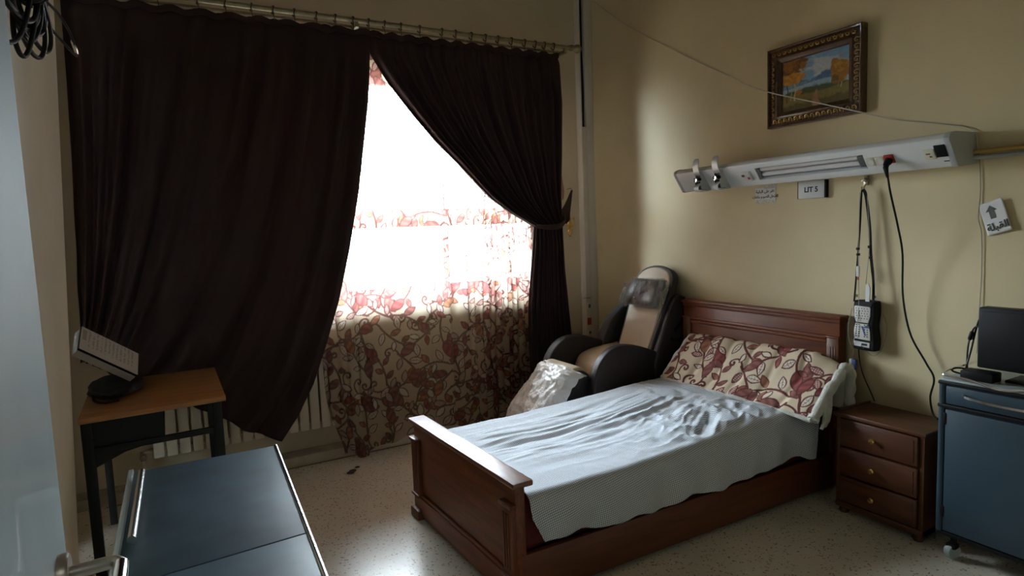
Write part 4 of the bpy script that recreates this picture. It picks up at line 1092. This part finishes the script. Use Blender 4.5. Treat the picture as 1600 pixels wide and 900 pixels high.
# power cord with plug in the red socket
pc = thing('mains_cable', 'black power cord plugged into red socket, hanging down to the nightstand', 'cord', (3.10, 1.70, .53))
b = MB(); c0 = onface(1.704, 1.757, .010); c1 = c0+FN*.030
b.lathe([(.017, 0), (.0175, .010), (.014, .026), (.012, .034)], c0, FN, 12); b.tube([c1-FN*.008, c1+Vector((-.006, -.002, -.016)), c1+Vector((0, -.004, -.042)), c1+Vector((.006, -.005, -.06))], [.0125, .0115, .008, .006], 10); b.build('plug', M['plastic_black'], pc)
cpts = spline([tuple(c1+Vector((.006, -.005, -.055))), (2.99, 1.690, 1.60), (3.05, 1.688, 1.45), (3.10, 1.690, 1.31), (3.13, 1.700, 1.10), (3.15, 1.672, .915), (3.16, 1.603, .783), (3.165, 1.568, .711), (3.16, 1.580, .620), (3.145, 1.560, .548), (3.12, 1.525, .530)], 60)
b = MB(); b.tube(cpts, .0048, 8); b.build('cord', M['black_rubber'], pc)

# bed number sign
sg = thing('bed_sign', 'small grey wall sign reading LIT 5 below the bedhead unit', 'sign', (3.18, 2.232, 1.607))
b = MB(); b.box(3.178, WX, 2.149, 2.315, 1.608, 1.703, .002); b.build('plate', M['sign'], sg)
b = MB(); b.box(3.176, WX, 2.141, 2.152, 1.607, 1.704, .001); b.box(3.177, WX, 2.3125, 2.317, 1.608, 1.703, .001); b.build('black_edge', M['plastic_black'], sg)
text_mesh('lettering', 'LIT 5', .040, M['ink'], sg, (3.1775, 2.232, 1.655), EYW, EZW, ENW, .0006, .0012)

# taped notice
nt_ = thing('taped_notice', 'small white taped notice with two lines of Arabic under the bedhead unit', 'notice', (3.195, 2.55, 1.60))
t = bmesh.new(); qd = [(2.622, 1.690), (2.622, 1.606), (2.480, 1.600), (2.480, 1.692)]
b = MB(); b.prism(qd, 'x', 3.1965, WX); b.build('paper', M['paper'], nt_)
b = MB(); b.prism([(2.618, 1.622), (2.618, 1.598), (2.478, 1.592), (2.476, 1.616)], 'x', 3.1958, 3.1964); b.prism([(2.560, 1.702), (2.560, 1.682), (2.474, 1.684), (2.474, 1.710)], 'x', 3.1958, 3.1964); b.build('tape', M['tape'], nt_)
text_mesh('lettering', arabic('نقر على البقية'), .024, M['ink'], nt_, (3.1955, 2.552, 1.668), EYW, (0, .02, 1), ENW, .0004, .0004)
text_mesh('lettering', arabic('لاشعل الضوء و ملفات'.replace('ء', '')), .022, M['ink'], nt_, (3.1955, 2.551, 1.637), EYW, (0, .02, 1), ENW, .0004, .0004)

# direction paper
dp = thing('direction_paper', 'crooked white paper with grey arrow and Arabic word on the wall at the right edge', 'notice', (3.19, 1.35, 1.40))
qd = np.array([(1.418, 1.525), (1.325, 1.556), (1.282, 1.418), (1.376, 1.388)])     # TL TR BR BL (y, z)
n_ = 14; Pq = np.zeros((n_, n_, 3))
for i in range(n_):
    for j in range(n_):
        u_, v_ = i/(n_-1), j/(n_-1); yz = (qd[3]*(1-u_)+qd[2]*u_)*(1-v_)+(qd[0]*(1-u_)+qd[1]*u_)*v_
        Pq[i, j] = (3.194-.012*u_, yz[0], yz[1])
grid_mesh('paper', Pq, M['paper'], dp, thick=.0012)
exr = Vector((0, qd[1][0]-qd[0][0], qd[1][1]-qd[0][1])).normalized(); ezr = Vector((0, -exr.z, exr.y))*-1 if False else Vector((0, qd[0][0]-qd[3][0], qd[0][1]-qd[3][1])).normalized()
exr = Vector((-.12, exr.y, exr.z)).normalized(); pcn = Vector((3.1868, 1.352, 1.472))
b = MB(); t = bmesh.new()
arr = [(-.011, -.030), (.011, -.030), (.011, .004), (.024, .004), (0, .030), (-.024, .004), (-.011, .004)]
A = [t.verts.new(pcn+exr*(u_-.004)+ezr*(v_+.025)+Vector((-.0008, 0, 0))) for u_, v_ in arr]; B_ = [t.verts.new(v.co+Vector((.0008, 0, 0))) for v in A]
t.faces.new(A); t.faces.new(B_[::-1])
for i in range(7): t.faces.new((A[i], A[(i+1) % 7], B_[(i+1) % 7], B_[i]))
bmesh.ops.recalc_face_normals(t, faces=t.faces); b._merge(t); b.build('arrow', M['greyink'], dp)
text_mesh('lettering', arabic('القبلة'), .043, M['ink'], dp, pcn+exr*.004-ezr*.042+Vector((-.002, 0, 0)), exr, ezr, ENW, .0004, .0008)

# hook, hanging device pouch and its leads
hook = thing('wall_hook', 'small copper coloured wall hook just under the bedhead unit', 'hook', (3.18, 1.928, 1.62))
b = MB(); b.box(3.186, WX, 1.917, 1.939, 1.655, 1.705, .003); b.ball((3.182, 1.928, 1.682), .011, 2); b.box(3.184, 3.192, 1.905, 1.951, 1.676, 1.684, .002); b.build('hook_plate', M['darksteel'], hook)
b = MB(); b.tube(spline([(3.186, 1.928, 1.66), (3.172, 1.927, 1.645), (3.160, 1.925, 1.630), (3.150, 1.925, 1.632), (3.146, 1.925, 1.648)], 14), .003, 6); b.build('hook_arm', M['darksteel'], hook)
pch = thing('device_pouch', 'black pouch with white perforated front hanging by long straps from the wall hook', 'pouch', (3.15, 1.895, .80))
hw = [(1.951, .815), (1.955, .86), (1.948, .93), (1.953, 1.00), (1.950, 1.05), (1.940, 1.062), (1.850, 1.062), (1.838, 1.05), (1.835, 1.00), (1.842, .93), (1.834, .86), (1.838, .812), (1.85, .802), (1.94, .804)]
b = MB(); b.prism([(v.x, v.y) for v in spline([(y, z, 0) for y, z in hw]+[(hw[0][0], hw[0][1], 0)], 60)[:-1]], 'x', 3.130, 3.192, .012, 3); b.build('pouch_body', M['bag'], pch, 50)
def panel(name, pts, x, mtl):
    b = MB(); b.prism(pts, 'x', x, x+.006, .0015); return b.build(name, mtl, pch)
p1 = panel('upper_panel', [(1.942, 1.030), (1.936, 1.035), (1.862, 1.032), (1.857, 1.026), (1.858, .985), (1.868, .948), (1.932, .950), (1.943, .985)], 3.1255, M['plastic_white'])
p2 = panel('lower_panel', [(1.934, .944), (1.868, .942), (1.858, .905), (1.856, .858), (1.940, .862), (1.943, .905)], 3.1255, M['plastic_white'])
p3 = panel('bottom_label', [(1.942, .850), (1.858, .846), (1.860, .820), (1.940, .824)], 3.1255, M['paper'])
b = MB()
for r_ in range(5):
    for c_ in range(5):
        b.box(3.1245, 3.126, 1.929-c_*.0145-(r_ % 2)*.004, 1.933-c_*.0145-(r_ % 2)*.004, 1.020-r_*.013, 1.0245-r_*.013)
o = b.build('perforations', M['ink'], p1); o['kind'] = 'stuff'
b = MB()
for r_ in range(6):
    for c_ in (0, 1, 3, 4):
        b.box(3.1245, 3.126, 1.926-c_*.0145, 1.932-c_*.0145, .934-r_*.012, .9395-r_*.012)
o = b.build('perforations', M['ink'], p2); o['kind'] = 'stuff'
b = MB(); b.obox((3.1245, 1.890, .905), (0, 1, 0), (0, .35, .94), (1, 0, 0), .008, .050, .002); b.obox((3.1245, 1.872, .928), (0, 1, 0), (0, 0, 1), (1, 0, 0), .022, .012, .002); b.build('blue_strip', M['bluepl'], p2)
b = MB(); b.obox((3.1245, 1.885, .835), (0, 1, 0), (0, 0, 1), (1, 0, 0), .030, .010, .002); b.build('label_print', M['ink'], p3)
b = MB(); b.ribbon(spline([(3.128, 1.944, 1.055), (3.142, 1.945, 1.16), (3.150, 1.941, 1.30), (3.150, 1.932, 1.45), (3.150, 1.927, 1.60), (3.150, 1.924, 1.634)], 30), (0, 1, 0), .0085, .003); b.build('strap', M['webbing'], pch)
b = MB(); b.ribbon(spline([(3.135, 1.848, 1.055), (3.147, 1.856, 1.16), (3.152, 1.874, 1.30), (3.156, 1.886, 1.45), (3.154, 1.906, 1.60), (3.152, 1.920, 1.634)], 30), (0, 1, 0), [.012]*8+[.014]*16+[.016]*6, .003); b.build('strap', M['webbing'], pch)
for y, z in ((1.944, 1.085), (1.851, 1.085), (1.939, 1.33), (1.937, 1.30), (1.878, 1.34), (1.871, 1.285)):
    b = MB(); b.box(3.140, 3.152, y-.008, y+.008, z-.007, z+.007, .003); b.build('buckle', M['plastic_black'] if z > 1.1 else M['darksteel'], pch)
ld = thing('sensor_lead', 'thin grey lead with white connector draped over the black device pouch', 'cable', (3.14, 1.93, .70))
b = MB(); b.tube(spline([(3.148, 1.934, 1.62), (3.143, 1.934, 1.35), (3.140, 1.931, 1.22), (3.130, 1.920, 1.05), (3.118, 1.918, .95), (3.118, 1.935, .86), (3.12, 1.945, .83)], 40), .0018, 5)
b.tube(spline([(3.148, 1.895, 1.60), (3.146, 1.880, 1.35), (3.142, 1.892, 1.15)], 20), .0018, 5)
b.tube(spline([(3.12, 1.950, 1.02), (3.115, 1.966, .93), (3.118, 1.962, .85), (3.13, 1.945, .80), (3.14, 1.955, .765), (3.14, 1.962, .745)], 26), .0018, 5)
b.tube(spline([(3.12, 1.90, .83), (3.16, 1.86, .775), (3.17, 1.82, .82), (3.175, 1.80, .93), (3.17, 1.82, 1.0)], 26), .0015, 5); b.build('lead', M['greywire'], ld)
b = MB(); b.box(3.132, 3.142, 1.922, 1.940, 1.185, 1.24, .004); b.build('connector', M['plastic_white'], ld)
b = MB(); b.box(3.134, 3.140, 1.926, 1.934, 1.168, 1.186, .002); b.build('connector_tip', M['red'], ld)
b = MB(); b.prism([(1.885, 1.06), (1.865, 1.06), (1.862, 1.13), (1.872, 1.155), (1.884, 1.14)], 'x', 3.128, 3.133); b.build('sachet', M['paper'], ld)
cg = thing('sensor_adapter', 'white and blue adapter hanging on a lead below the black pouch', 'adapter', (3.14, 1.955, .69))
b = MB(); b.box(3.128, 3.150, 1.955, 1.968, .690, .748, .003); b.build('white_half', M['plastic_white'], cg)
b = MB(); b.box(3.129, 3.149, 1.933, 1.956, .692, .746, .003); b.build('blue_half', M['bluepl'], cg)
c2 = MB(); c2.tube(spline([(3.14, 1.925, .822), (3.155, 1.928, .75), (3.165, 1.915, .67), (3.17, 1.875, .58), (3.165, 1.850, .536)], 26), .0030, 6); tag(c2.build('device_cable', M['black_rubber']), 'thin black cord running from the pouch down behind the nightstand', 'cord')

# loose wires
b = MB(); b.tube(spline([(3.193, 4.20, 3.31), (3.19, 4.126, 3.256), (3.194, 3.78, 2.997), (3.194, 3.221, 2.642), (3.192, 2.861, 2.432), (3.15, 2.525, 2.253), (3.140, 2.157, 2.110), (3.142, 1.945, 2.028), (3.185, 1.783, 1.962), (3.192, 1.607, 1.915), (3.19, 1.486, 1.880), (3.186, 1.435, 1.845), (3.188, 1.425, 1.78)], 90), .0030, 6)
tag(b.build('white_wire', M['wire']), 'thin off white wire slanting across the beige wall and the painting', 'wire')
b = MB(); b.tube(spline([(3.19, 1.425, 1.755), (3.194, 1.419, 1.726), (3.194, 1.412, 1.585), (3.193, 1.416, 1.471), (3.193, 1.402, 1.40), (3.194, 1.397, 1.242), (3.19, 1.399, 1.04), (3.17, 1.395, .86)], 50), .0020, 5)
tag(b.build('hanging_wire', M['greywire']), 'thin grey wire hanging from the bedhead unit beside the arrow paper', 'wire')
b = MB(); b.tube([(3.172, UY0-.01, 1.763), (3.172, .20, 1.752)], .010, 10); tag(b.build('ochre_pipe', M['ochre']), 'ochre painted pipe along the wall right of the bedhead unit', 'pipe')
b = MB(); b.tube([(3.178, UY0-.01, 1.738), (3.178, .20, 1.727)], .009, 10); tag(b.build('grey_pipe', M['pipegrey']), 'grey painted pipe running just below the ochre pipe', 'pipe')

# ================================================================== NIGHTSTAND
ns = thing('nightstand', 'reddish brown wooden nightstand with three drawers and brass knobs beside the bed', 'nightstand', (3.03, 1.68, 0))
NX0, NX1, NY0, NY1 = 2.905, 3.17, 1.470, 1.888
b = MB(); b.box(NX0, NX1, NY0, NY0+.02, .03, .50, .002); b.box(NX0, NX1, NY1-.02, NY1, .03, .50, .002); b.box(NX1-.012, NX1, NY0, NY1, .03, .50); b.box(NX0+.004, NX1, NY0, NY1, .03, .06, .002); b.box(NX0+.012, NX1, NY0+.02, NY1-.02, .06, .495); b.build('carcass', M['nightwood'], ns)
b = MB(); b.box(NX0-.016, NX1+.01, NY0-.012, NY1+.012, .500, .522, .006); b.build('top', M['nightwood'], ns)
b = MB(); b.box(NX0+.02, NX1+.008, NY1-.012, NY1+.004, .521, .530, .003); b.build('top_lip', M['nightwood'], ns)
for z0, z1 in ((.356, .494), (.208, .346), (.068, .198)):
    b = MB(); b.box(NX0-.012, NX0+.012, NY0+.024, NY1-.024, z0, z1, .006); b.box(NX0-.0145, NX0-.010, NY0+.04, NY1-.04, z0+.016, z1-.016, .002); d = b.build('drawer', M['nightwood'], ns)
    b = MB(); b.lathe([(.008, 0), (.006, .006), (.006, .010), (.013, .016), (.0145, .022), (.011, .028), (.0, .030)], (NX0-.0145, (NY0+NY1)/2+.012, (z0+z1)/2), (-1, 0, 0), 16); b.build('knob', M['brass'], d)
b = MB(); b.box(NX0-.006, NX0+.008, NY0, NY1, .032, .062, .004); b.build('plinth', M['nightwood'], ns)
for x in (NX0+.025, NX1-.03):
    for y in (NY0+.03, NY1-.03):
        b = MB(); b.lathe([(.020, 0), (.024, .010), (.020, .028), (.016, .034)], (x, y, 0), (0, 0, 1), 12); b.build('foot', M['nightwood'], ns)

# ================================================================== BLUE BEDSIDE CABINET
cb = thing('bedside_cabinet', 'blue hospital bedside cabinet on castors at the right edge of the picture', 'cabinet', (3.02, 1.15, 0))
CX0, CX1, CY0, CY1 = 2.852, 3.168, .905, 1.392
b = MB(); b.box(CX0+.012, CX1, CY0+.01, CY1-.012, .122, .775, .003); b.build('carcass', M['blue'], cb)
for y in (CY0+.008, CY1-.010):
    b = MB(); b.tube([(CX0+.012, y, .122), (CX0+.012, y, .780)], .0135, 12); b.build('corner_post', M['blue'], cb)
b = MB(); b.box(CX0-.004, CX1, CY0-.004, CY1+.004, .672, .688, .004); b.build('dark_trim', M['plastic_black'], cb)
b = MB(); b.box(CX0-.004, CX1, CY0-.004, CY1+.004, .773, .787, .004); b.build('dark_trim', M['plastic_black'], cb)
b = MB(); b.box(CX0+.002, CX1, CY0-.002, CY1+.002, .106, .124, .003); b.build('dark_trim', M['plastic_black'], cb)
b = MB(); b.box(CX0-.002, CX0+.014, CY0+.028, CY1-.028, .692, .768, .003); d = b.build('drawer', M['blue'], cb)
b = MB(); q = spline([(CX0-.004, 1.300, .741), (CX0-.028, 1.27, .738), (CX0-.034, 1.17, .732), (CX0-.034, 1.05, .734), (CX0-.004, .99, .741)], 26); b.ribbon(q, (0, 0, 1), .010, .004); b.build('handle', M['chrome'], d)
b = MB(); b.box(CX0-.002, CX0+.014, CY0+.028, CY1-.028, .130, .666, .003); d = b.build('door', M['blue'], cb)
for z in (.60, .19):
    b = MB(); b.box(CX0-.004, CX0+.004, CY1-.032, CY1-.020, z, z+.05, .002); b.build('hinge', M['plastic_black'], d)
b = MB(); b.box(CX0+.004, CX1, CY0, CY1, .786, .797, .004); b.build('worktop', M['bluegrey'], cb)
b = MB(); rl = [(CX0+.30, CY1-.004, .826), (CX0+.10, CY1-.002, .824), (CX0+.018, CY1-.006, .816), (CX0+.004, CY1-.03, .812), (CX0+.002, CY1-.10, .810), (CX0+.002, CY1-.155, .800), (CX0, CY1-.20, .790), (CX0, CY1-.25, .791), (CX0+.002, CY1-.30, .803), (CX0+.002, CY0+.06, .806), (CX0+.004, CY0+.03, .808)]
b.tube(spline(rl, 60), .0048, 8); b.build('tray_rim', M['pale_edge'], cb)
cast0 = None
for x, y in ((CX0+.05, CY1-.05), (CX1-.05, CY1-.05), (CX0+.05, CY0+.05), (CX1-.05, CY0+.05)):
    b = MB(); b.lathe([(.012, .062), (.012, .106), (.022, .106), (.022, .110)], (x, y, 0), (0, 0, 1), 10); b.box(x-.03, x+.012, y-.020, y+.020, .045, .068, .006); cs = b.build('castor', M['plastic_black'], cb)
    b = MB(); b.lathe([(.006, -.014), (.030, -.014), (.033, -.008), (.033, .008), (.030, .014), (.006, .014)], (x-.010, y, .033), (.35, 1, 0), 18); b.build('wheel', M['greyrail'], cs)

mon = thing('black_monitor', 'black flat screen seen on the blue cabinet against the bed wall', 'monitor', (3.05, 1.1, .797))
b = MB(); b.box(2.995, 3.065, .86, 1.318, .835, 1.095, .008); b.build('housing', M['plastic_black'], mon)
b = MB(); b.box(2.991, 2.996, .875, 1.303, .85, 1.08, .002); b.build('screen', M['plastic_black'], mon)
b = MB(); b.box(3.02, 3.04, 1.03, 1.15, .805, .86, .004); b.box(2.96, 3.10, .98, 1.20, .797, .808, .004); b.build('stand', M['plastic_black'], mon)
ad = tag(MB().box(2.895, 2.975, 1.215, 1.335, .797, .836, .006).build('power_adapter', M['plastic_black']), 'black power adapter brick lying on the blue cabinet before the monitor', 'adapter')
cl = thing('monitor_cable', 'tangle of black cables behind the adapter on the blue cabinet', 'cable', (3.05, 1.36, .80))
b = MB(); b.tube(spline([(3.06, 1.318, 1.045), (3.075, 1.345, 1.035), (3.08, 1.362, .98), (3.07, 1.372, .90), (3.05, 1.378, .83), (3.02, 1.37, .803)], 34), .004, 6)
b.tube(spline([(3.06, 1.318, 1.005), (3.07, 1.36, .995), (3.075, 1.378, .955), (3.07, 1.386, .90), (3.06, 1.382, .82), (3.03, 1.36, .803)], 34), .004, 6)
b.tube(spline([(2.93, 1.335, .81), (2.93, 1.375, .816), (2.95, 1.388, .822), (2.97, 1.375, .826), (3.0, 1.34, .820), (3.03, 1.31, .815)], 30), .0042, 6); b.build('cable', M['black_rubber'], cl)
b = MB(); b.lathe([(.006, -.02), (.0085, -.014), (.0085, .014), (.006, .02)], (3.075, 1.378, .955), (0, .25, -1), 10); b.build('ferrite', M['black_rubber'], cl)

# ================================================================== DESK AT THE LEFT
dk = thing('student_desk', 'small desk with honey wood top and black steel legs by the left wall', 'desk', (-.09, 3.58, 0))
t = bmesh.new(); tp = [(-.372, 3.140), (.203, 3.180), (.207, 3.955), (-.385, 3.925)]
b = MB(); b.prism(tp, 'z', .745, .770, .004); b.build('tabletop', M['desktop'], dk)
LEG = [(-.352, 3.22), (.165, 3.245), (.165, 3.90), (-.345, 3.885)]
for x, y in LEG:
    b = MB(); b.obox((x, y, .372), (1, 0, 0), (0, 1, 0), (0, 0, 1), .042 if y < 3.5 else .034, .028, .744, .004); b.build('leg', M['darktube'], dk)
b = MB(); b.obox((-.095, 3.235, .600), Vector((.517, .025, 0)).normalized(), (0, 1, 0), (0, 0, 1), .50, .022, .028, .003); b.obox((-.35, 3.55, .705), (1, 0, 0), (0, 1, 0), (0, 0, 1), .024, .66, .03, .003); b.obox((.165, 3.57, .705), (1, 0, 0), (0, 1, 0), (0, 0, 1), .024, .66, .03, .003); b.obox((-.09, 3.89, .705), (1, 0, 0), (0, 1, 0), (0, 0, 1), .50, .024, .03, .003); b.build('crossbar', M['darktube'], dk)
b = MB(); tr = [(-.335, 3.23), (.150, 3.25), (.150, 3.70), (-.335, 3.70)]
b.prism([(-.335, 3.235), (-.06, 3.245), (-.06, 3.72), (-.335, 3.72)], 'z', .60, .612); b.box(-.338, -.330, 3.235, 3.72, .60, .742); b.box(-.335, -.06, 3.712, 3.72, .60, .742); b.box(-.335, -.06, 3.232, 3.240, .60, .742); b.build('book_tray', M['darktube'], dk)
b = MB(); b.prism([(-.345, .60), (-.345, .515), (-.30, .535), (-.22, .570), (-.13, .588), (-.08, .60)], 'y', 3.235, 3.25); b.build('gusset', M['darktube'], dk)

# black bag and the tilted printed carton on the desk
bg = thing('black_bag', 'soft black bag lying on the left end of the honey wood desk', 'bag', (-.27, 3.50, .77))
b = MB(); t = bmesh.new(); bmesh.ops.create_icosphere(t, subdivisions=4, radius=1)
for v in t.verts:
    d = v.co.copy(); f_ = 1+.10*mnoise.noise(d*2.3)+.05*mnoise.noise(d*6)
    v.co = Vector((-.255+.118*d.x*f_, 3.60+.22*d.y*f_, .771+max(0, .034+.044*d.z*f_)*1.0))
b._merge(t); b.build('bag_body', M['bag'], bg, 70)
b = MB(); b.tube(spline([(-.34, 3.46, .800), (-.33, 3.40, .785), (-.29, 3.365, .778), (-.235, 3.385, .777)], 14), .006, 6); b.build('bag_handle', M['webbing'], bg)
ct = thing('printed_carton', 'tilted white printed carton leaning on the black bag on the desk', 'carton', (-.26, 3.42, .85))
# axes: along the long edge (right and down), across the lid (back and up), and the lid's normal
ea = Vector((.205, .10, -.170)).normalized(); ed = Vector((.10, .55, .27)); ed = (ed-ea*ed.dot(ea)).normalized(); en = ea.cross(ed); en = en if en.z > 0 else -en
c00 = Vector((-.366, 3.375, 1.040))                         # upper front left corner of the lid
Lc, Wc, Hc = .292, .155, .036
n1, n2 = 90, 60; aa, bb = np.meshgrid(np.linspace(0, 1, n1), np.linspace(0, 1, n2), indexing='ij')
col = np.zeros((n1, n2, 4))+np.array((.58, .57, .56, 1))
rows_ = ((np.floor(aa*30) % 2) == 0) & (bb > .25) & (bb < .95) & (vnoise(aa*30, bb*16, 3) > -.25) & (aa > .1) & (aa < .92)
col[rows_, :3] = (.40, .385, .375)
k_ = (aa > .03) & (aa < .09) & (bb > .45) & (bb < .9); col[k_, :3] = (.36, .34, .32)
Pl = np.array([[list(c00+ea*(Lc*a_)+ed*(Wc*b_)+en*.0012) for b_ in np.linspace(0, 1, n2)] for a_ in np.linspace(0, 1, n1)])
grid_mesh('printed_lid', Pl, M['cardboard'], ct, col=col)
b = MB(); cc = c00+ea*(Lc/2)+ed*(Wc/2)-en*(.006); b.obox(cc, ea, ed, en, Lc, Wc, .012, .001); b.build('lid', M['plastic_black'], ct)
b = MB(); cc = c00+ea*(Lc/2)+ed*(Wc/2-.004)-en*(.012+Hc/2); b.obox(cc, ea, ed, en, Lc-.004, Wc, Hc, .002); b.build('box_body', M['carton_side'], ct)

# ================================================================== OVERBED TABLE (front left)
ot = thing('overbed_table', 'blue topped overbed table with pale edge strip in the left foreground', 'table', (.06, 1.6, 0))
tf = [(-.136, 2.200), (.287, 2.196)]
TZ = .80
def rot_top(x, y): return (x, y)
xl_far, xr_far, xl_near, xr_near = -.136, .286, -.150, .236
def xl_(y): return np.interp(y, [1.05, 2.2], [xl_near, xl_far])
def xr_(y): return np.interp(y, [1.05, 2.2], [xr_near, xr_far])
b = MB(); b.prism([(xl_(1.4905), 1.462), (xr_(1.4905)-.012, 1.4905), (xr_(2.2)-.012, 2.196), (xl_(2.2), 2.200)], 'z', TZ-.022, TZ, .003); b.build('main_top', M['bluetop'], ot)
b = MB(); b.prism([(xl_(1.08), 1.06), (xr_(1.08)-.012, 1.08), (xr_(1.486)-.012, 1.486), (xl_(1.486), 1.458)], 'z', TZ-.022, TZ, .003); b.build('tilting_top', M['bluetop'], ot)
b = MB(); b.prism([(xl_(1.08)+.01, 1.09), (xr_(1.08)-.02, 1.10), (xr_(2.1)-.02, 2.17), (xl_(2.1)+.01, 2.17)], 'z', TZ-.034, TZ-.0225); b.build('under_frame', M['plastic_cream'], ot)
for ya, yb in ((1.488, 2.196), (1.08, 1.484)):
    b = MB(); b.prism([(xr_(ya)-.012, ya), (xr_(ya), ya), (xr_(yb), yb), (xr_(yb)-.012, yb)], 'z', TZ-.024, TZ-.002, .001); b.tube([(xr_(ya)-.0055, ya, TZ-.003), (xr_(yb)-.0055, yb, TZ-.003)], .0068, 20); b.build('edge_strip', M['pale_edge'], ot)
b = MB(); b.prism([(xl_(1.06)-.010, 1.06), (xl_(1.06)+.004, 1.06), (xl_(2.2)+.004, 2.196), (xl_(2.2)-.010, 2.192)], 'z', TZ-.024, TZ+.012, .005); b.build('side_rail', M['greyrail'], ot)
b = MB(); b.tube([(-.108, 2.125, TZ+.020), (-.116, 1.64, TZ+.020)], .0095, 14); b.build('grab_bar', M['steel'], ot)
for y in (2.10, 1.67):
    b = MB(); b.tube([(-.1085-(2.10-y)*.0165, y, TZ), (-.1085-(2.10-y)*.0165, y, TZ+.016)], .006, 8); b.build('bar_post', M['steel'], ot)
b = MB(); b.box(.03, .08, 1.55, 1.62, .09, TZ-.03, .004); b.build('column', M['greyrail'], ot)
b = MB(); b.box(-.10, .22, 1.565, 1.605, .055, .09, .006); b.box(-.10, -.06, 1.25, 1.92, .055, .085, .006); b.box(.18, .22, 1.25, 1.92, .055, .085, .006); b.build('base', M['greyrail'], ot)
for x in (-.08, .20):
    for y in (1.28, 1.89):
        b = MB(); b.lathe([(.006, -.010), (.024, -.010), (.026, 0), (.024, .010), (.006, .010)], (x, y, .026), (1, 0, 0), 14); b.box(x-.014, x+.014, y-.012, y+.012, .03, .057, .003); b.build('castor', M['plastic_black'], ot)

# ================================================================== DOOR (open, beside the camera)
dr = MB().box(-.190, -.1485, .06, 1.018, .012, 2.085, .002).build('door_1', M['door']); struct(dr)
b = MB(); b.lathe([(.026, 0), (.026, .009), (.024, .012), (.012, .012)], (-.1485, .948, 1.083), (1, 0, 0), 20); b.build('rosette', M['darksteel'], dr)
b = MB(); b.tube(spline([(-.1400, .948, 1.083), (-.112, .948, 1.083), (-.092, .946, 1.084), (-.083, .938, 1.084), (-.080, .925, 1.084)], 16), .0088, 12); b.build('handle_neck', M['darksteel'], dr)
b = MB(); b.tube([(-.080, .932, 1.084), (-.080, .90, 1.084), (-.081, .82, 1.083)], [.0092, .0098, .0095], 12); b.build('lever', M['chrome'], dr)
b = MB(); b.box(-.205, -.19, -.11, .03, 0, 2.12); b.box(.725, .74, -.11, .03, 0, 2.12); b.box(-.205, .74, -.11, .03, 2.085, 2.12); struct(b.build('trim_1', M['door']))

# ================================================================== CABLE COIL ON THE LEFT WALL
co = thing('cable_coil', 'bundle of coiled black cable hanging high on the left wall', 'cable', (-.28, 2.10, 2.0))
rng = random.Random(5)
xw = lambda z: LB+(LT-LB)*z/CZ
b = MB()
for k in range(10):
    cy_, cz_ = 2.02+rng.uniform(-.05, .05), 2.175+rng.uniform(-.03, .03); ry_, rz_ = rng.uniform(.05, .17), rng.uniform(.10, .185); rx_ = rng.uniform(.018, .036); ph_ = rng.uniform(-.8, .8); tw = rng.uniform(-.5, .5); off = .046+rng.uniform(-.008, .018); pts = []
    for i in range(56):
        a_ = 2*PI*i/56; y = cy_+ry_*math.cos(a_+ph_)*(1+.06*math.sin(3*a_+k)); z = cz_+rz_*math.sin(a_+tw)*(1+.07*math.sin(2*a_+k*1.3))
        pts.append((max(xw(z)+off+rx_*math.cos(a_), xw(z)+.012), y, z))
    b.tube(pts, .0060, 10, closed=True)
o = b.build('coil', M['black_rubber'], co)
b = MB(); pts = []
for i in range(96):
    a_ = 2*PI*i/20; pts.append((xw(2.25)+.062+.034*math.cos(a_), 2.04+.001*i-.06, 2.165+.036*math.sin(a_)))
b.tube(pts, .0060, 8); b.build('wrap', M['black_rubber'], co)
b = MB(); b.tube(spline([(xw(2.17)+.08, 2.14, 2.175), (-.215, 2.30, 2.185), (-.200, 2.42, 2.165), (-.192, 2.50, 2.120)], 16), .0042, 6); b.tube(spline([(xw(2.13)+.08, 2.14, 2.115), (-.222, 2.30, 2.120), (-.203, 2.42, 2.112), (-.194, 2.50, 2.114)], 14), .0042, 6); b.build('cable_tail', M['black_rubber'], co)
b = MB(); b.lathe([(.0045, 0), (.006, .004), (.006, .04), (.004, .05)], (-.198, 2.455, 2.152), Vector((.008, .06, -.045)), 10); b.build('jack', M['chrome'], co)
b = MB(); b.lathe([(.02, 0), (.02, .006), (.007, .008), (.007, .13), (.012, .135)], (xw(2.26), 2.10, 2.26), (1, 0, 0), 10); b.build('hook', M['darksteel'], co)

# crumbs on the floor
rng = random.Random(2)
for x, y, r, lab in ((.945, 3.87, .016, 'long dark brown crumb on the terrazzo, middle of the three near the curtain'), (.985, 3.915, .011, 'smallest dark brown crumb on the terrazzo, closest to the curtain'), (.925, 3.845, .018, 'largest dark brown crumb on the terrazzo, farthest from the curtain')):
    b = MB(); t = bmesh.new(); bmesh.ops.create_icosphere(t, subdivisions=2, radius=r)
    for v in t.verts: v.co = Vector((x+v.co.x*(1.5+.5*mnoise.noise(v.co*90)), y+v.co.y*(1+.5*mnoise.noise(v.co*70)), max(0, .006+v.co.z*.45)))
    b._merge(t); tag(b.build('crumb', M['twig']), lab, 'crumb', 'crumbs on the floor')

# make sure curtain pairs and papers carry their own names
bpy.context.view_layer.update()
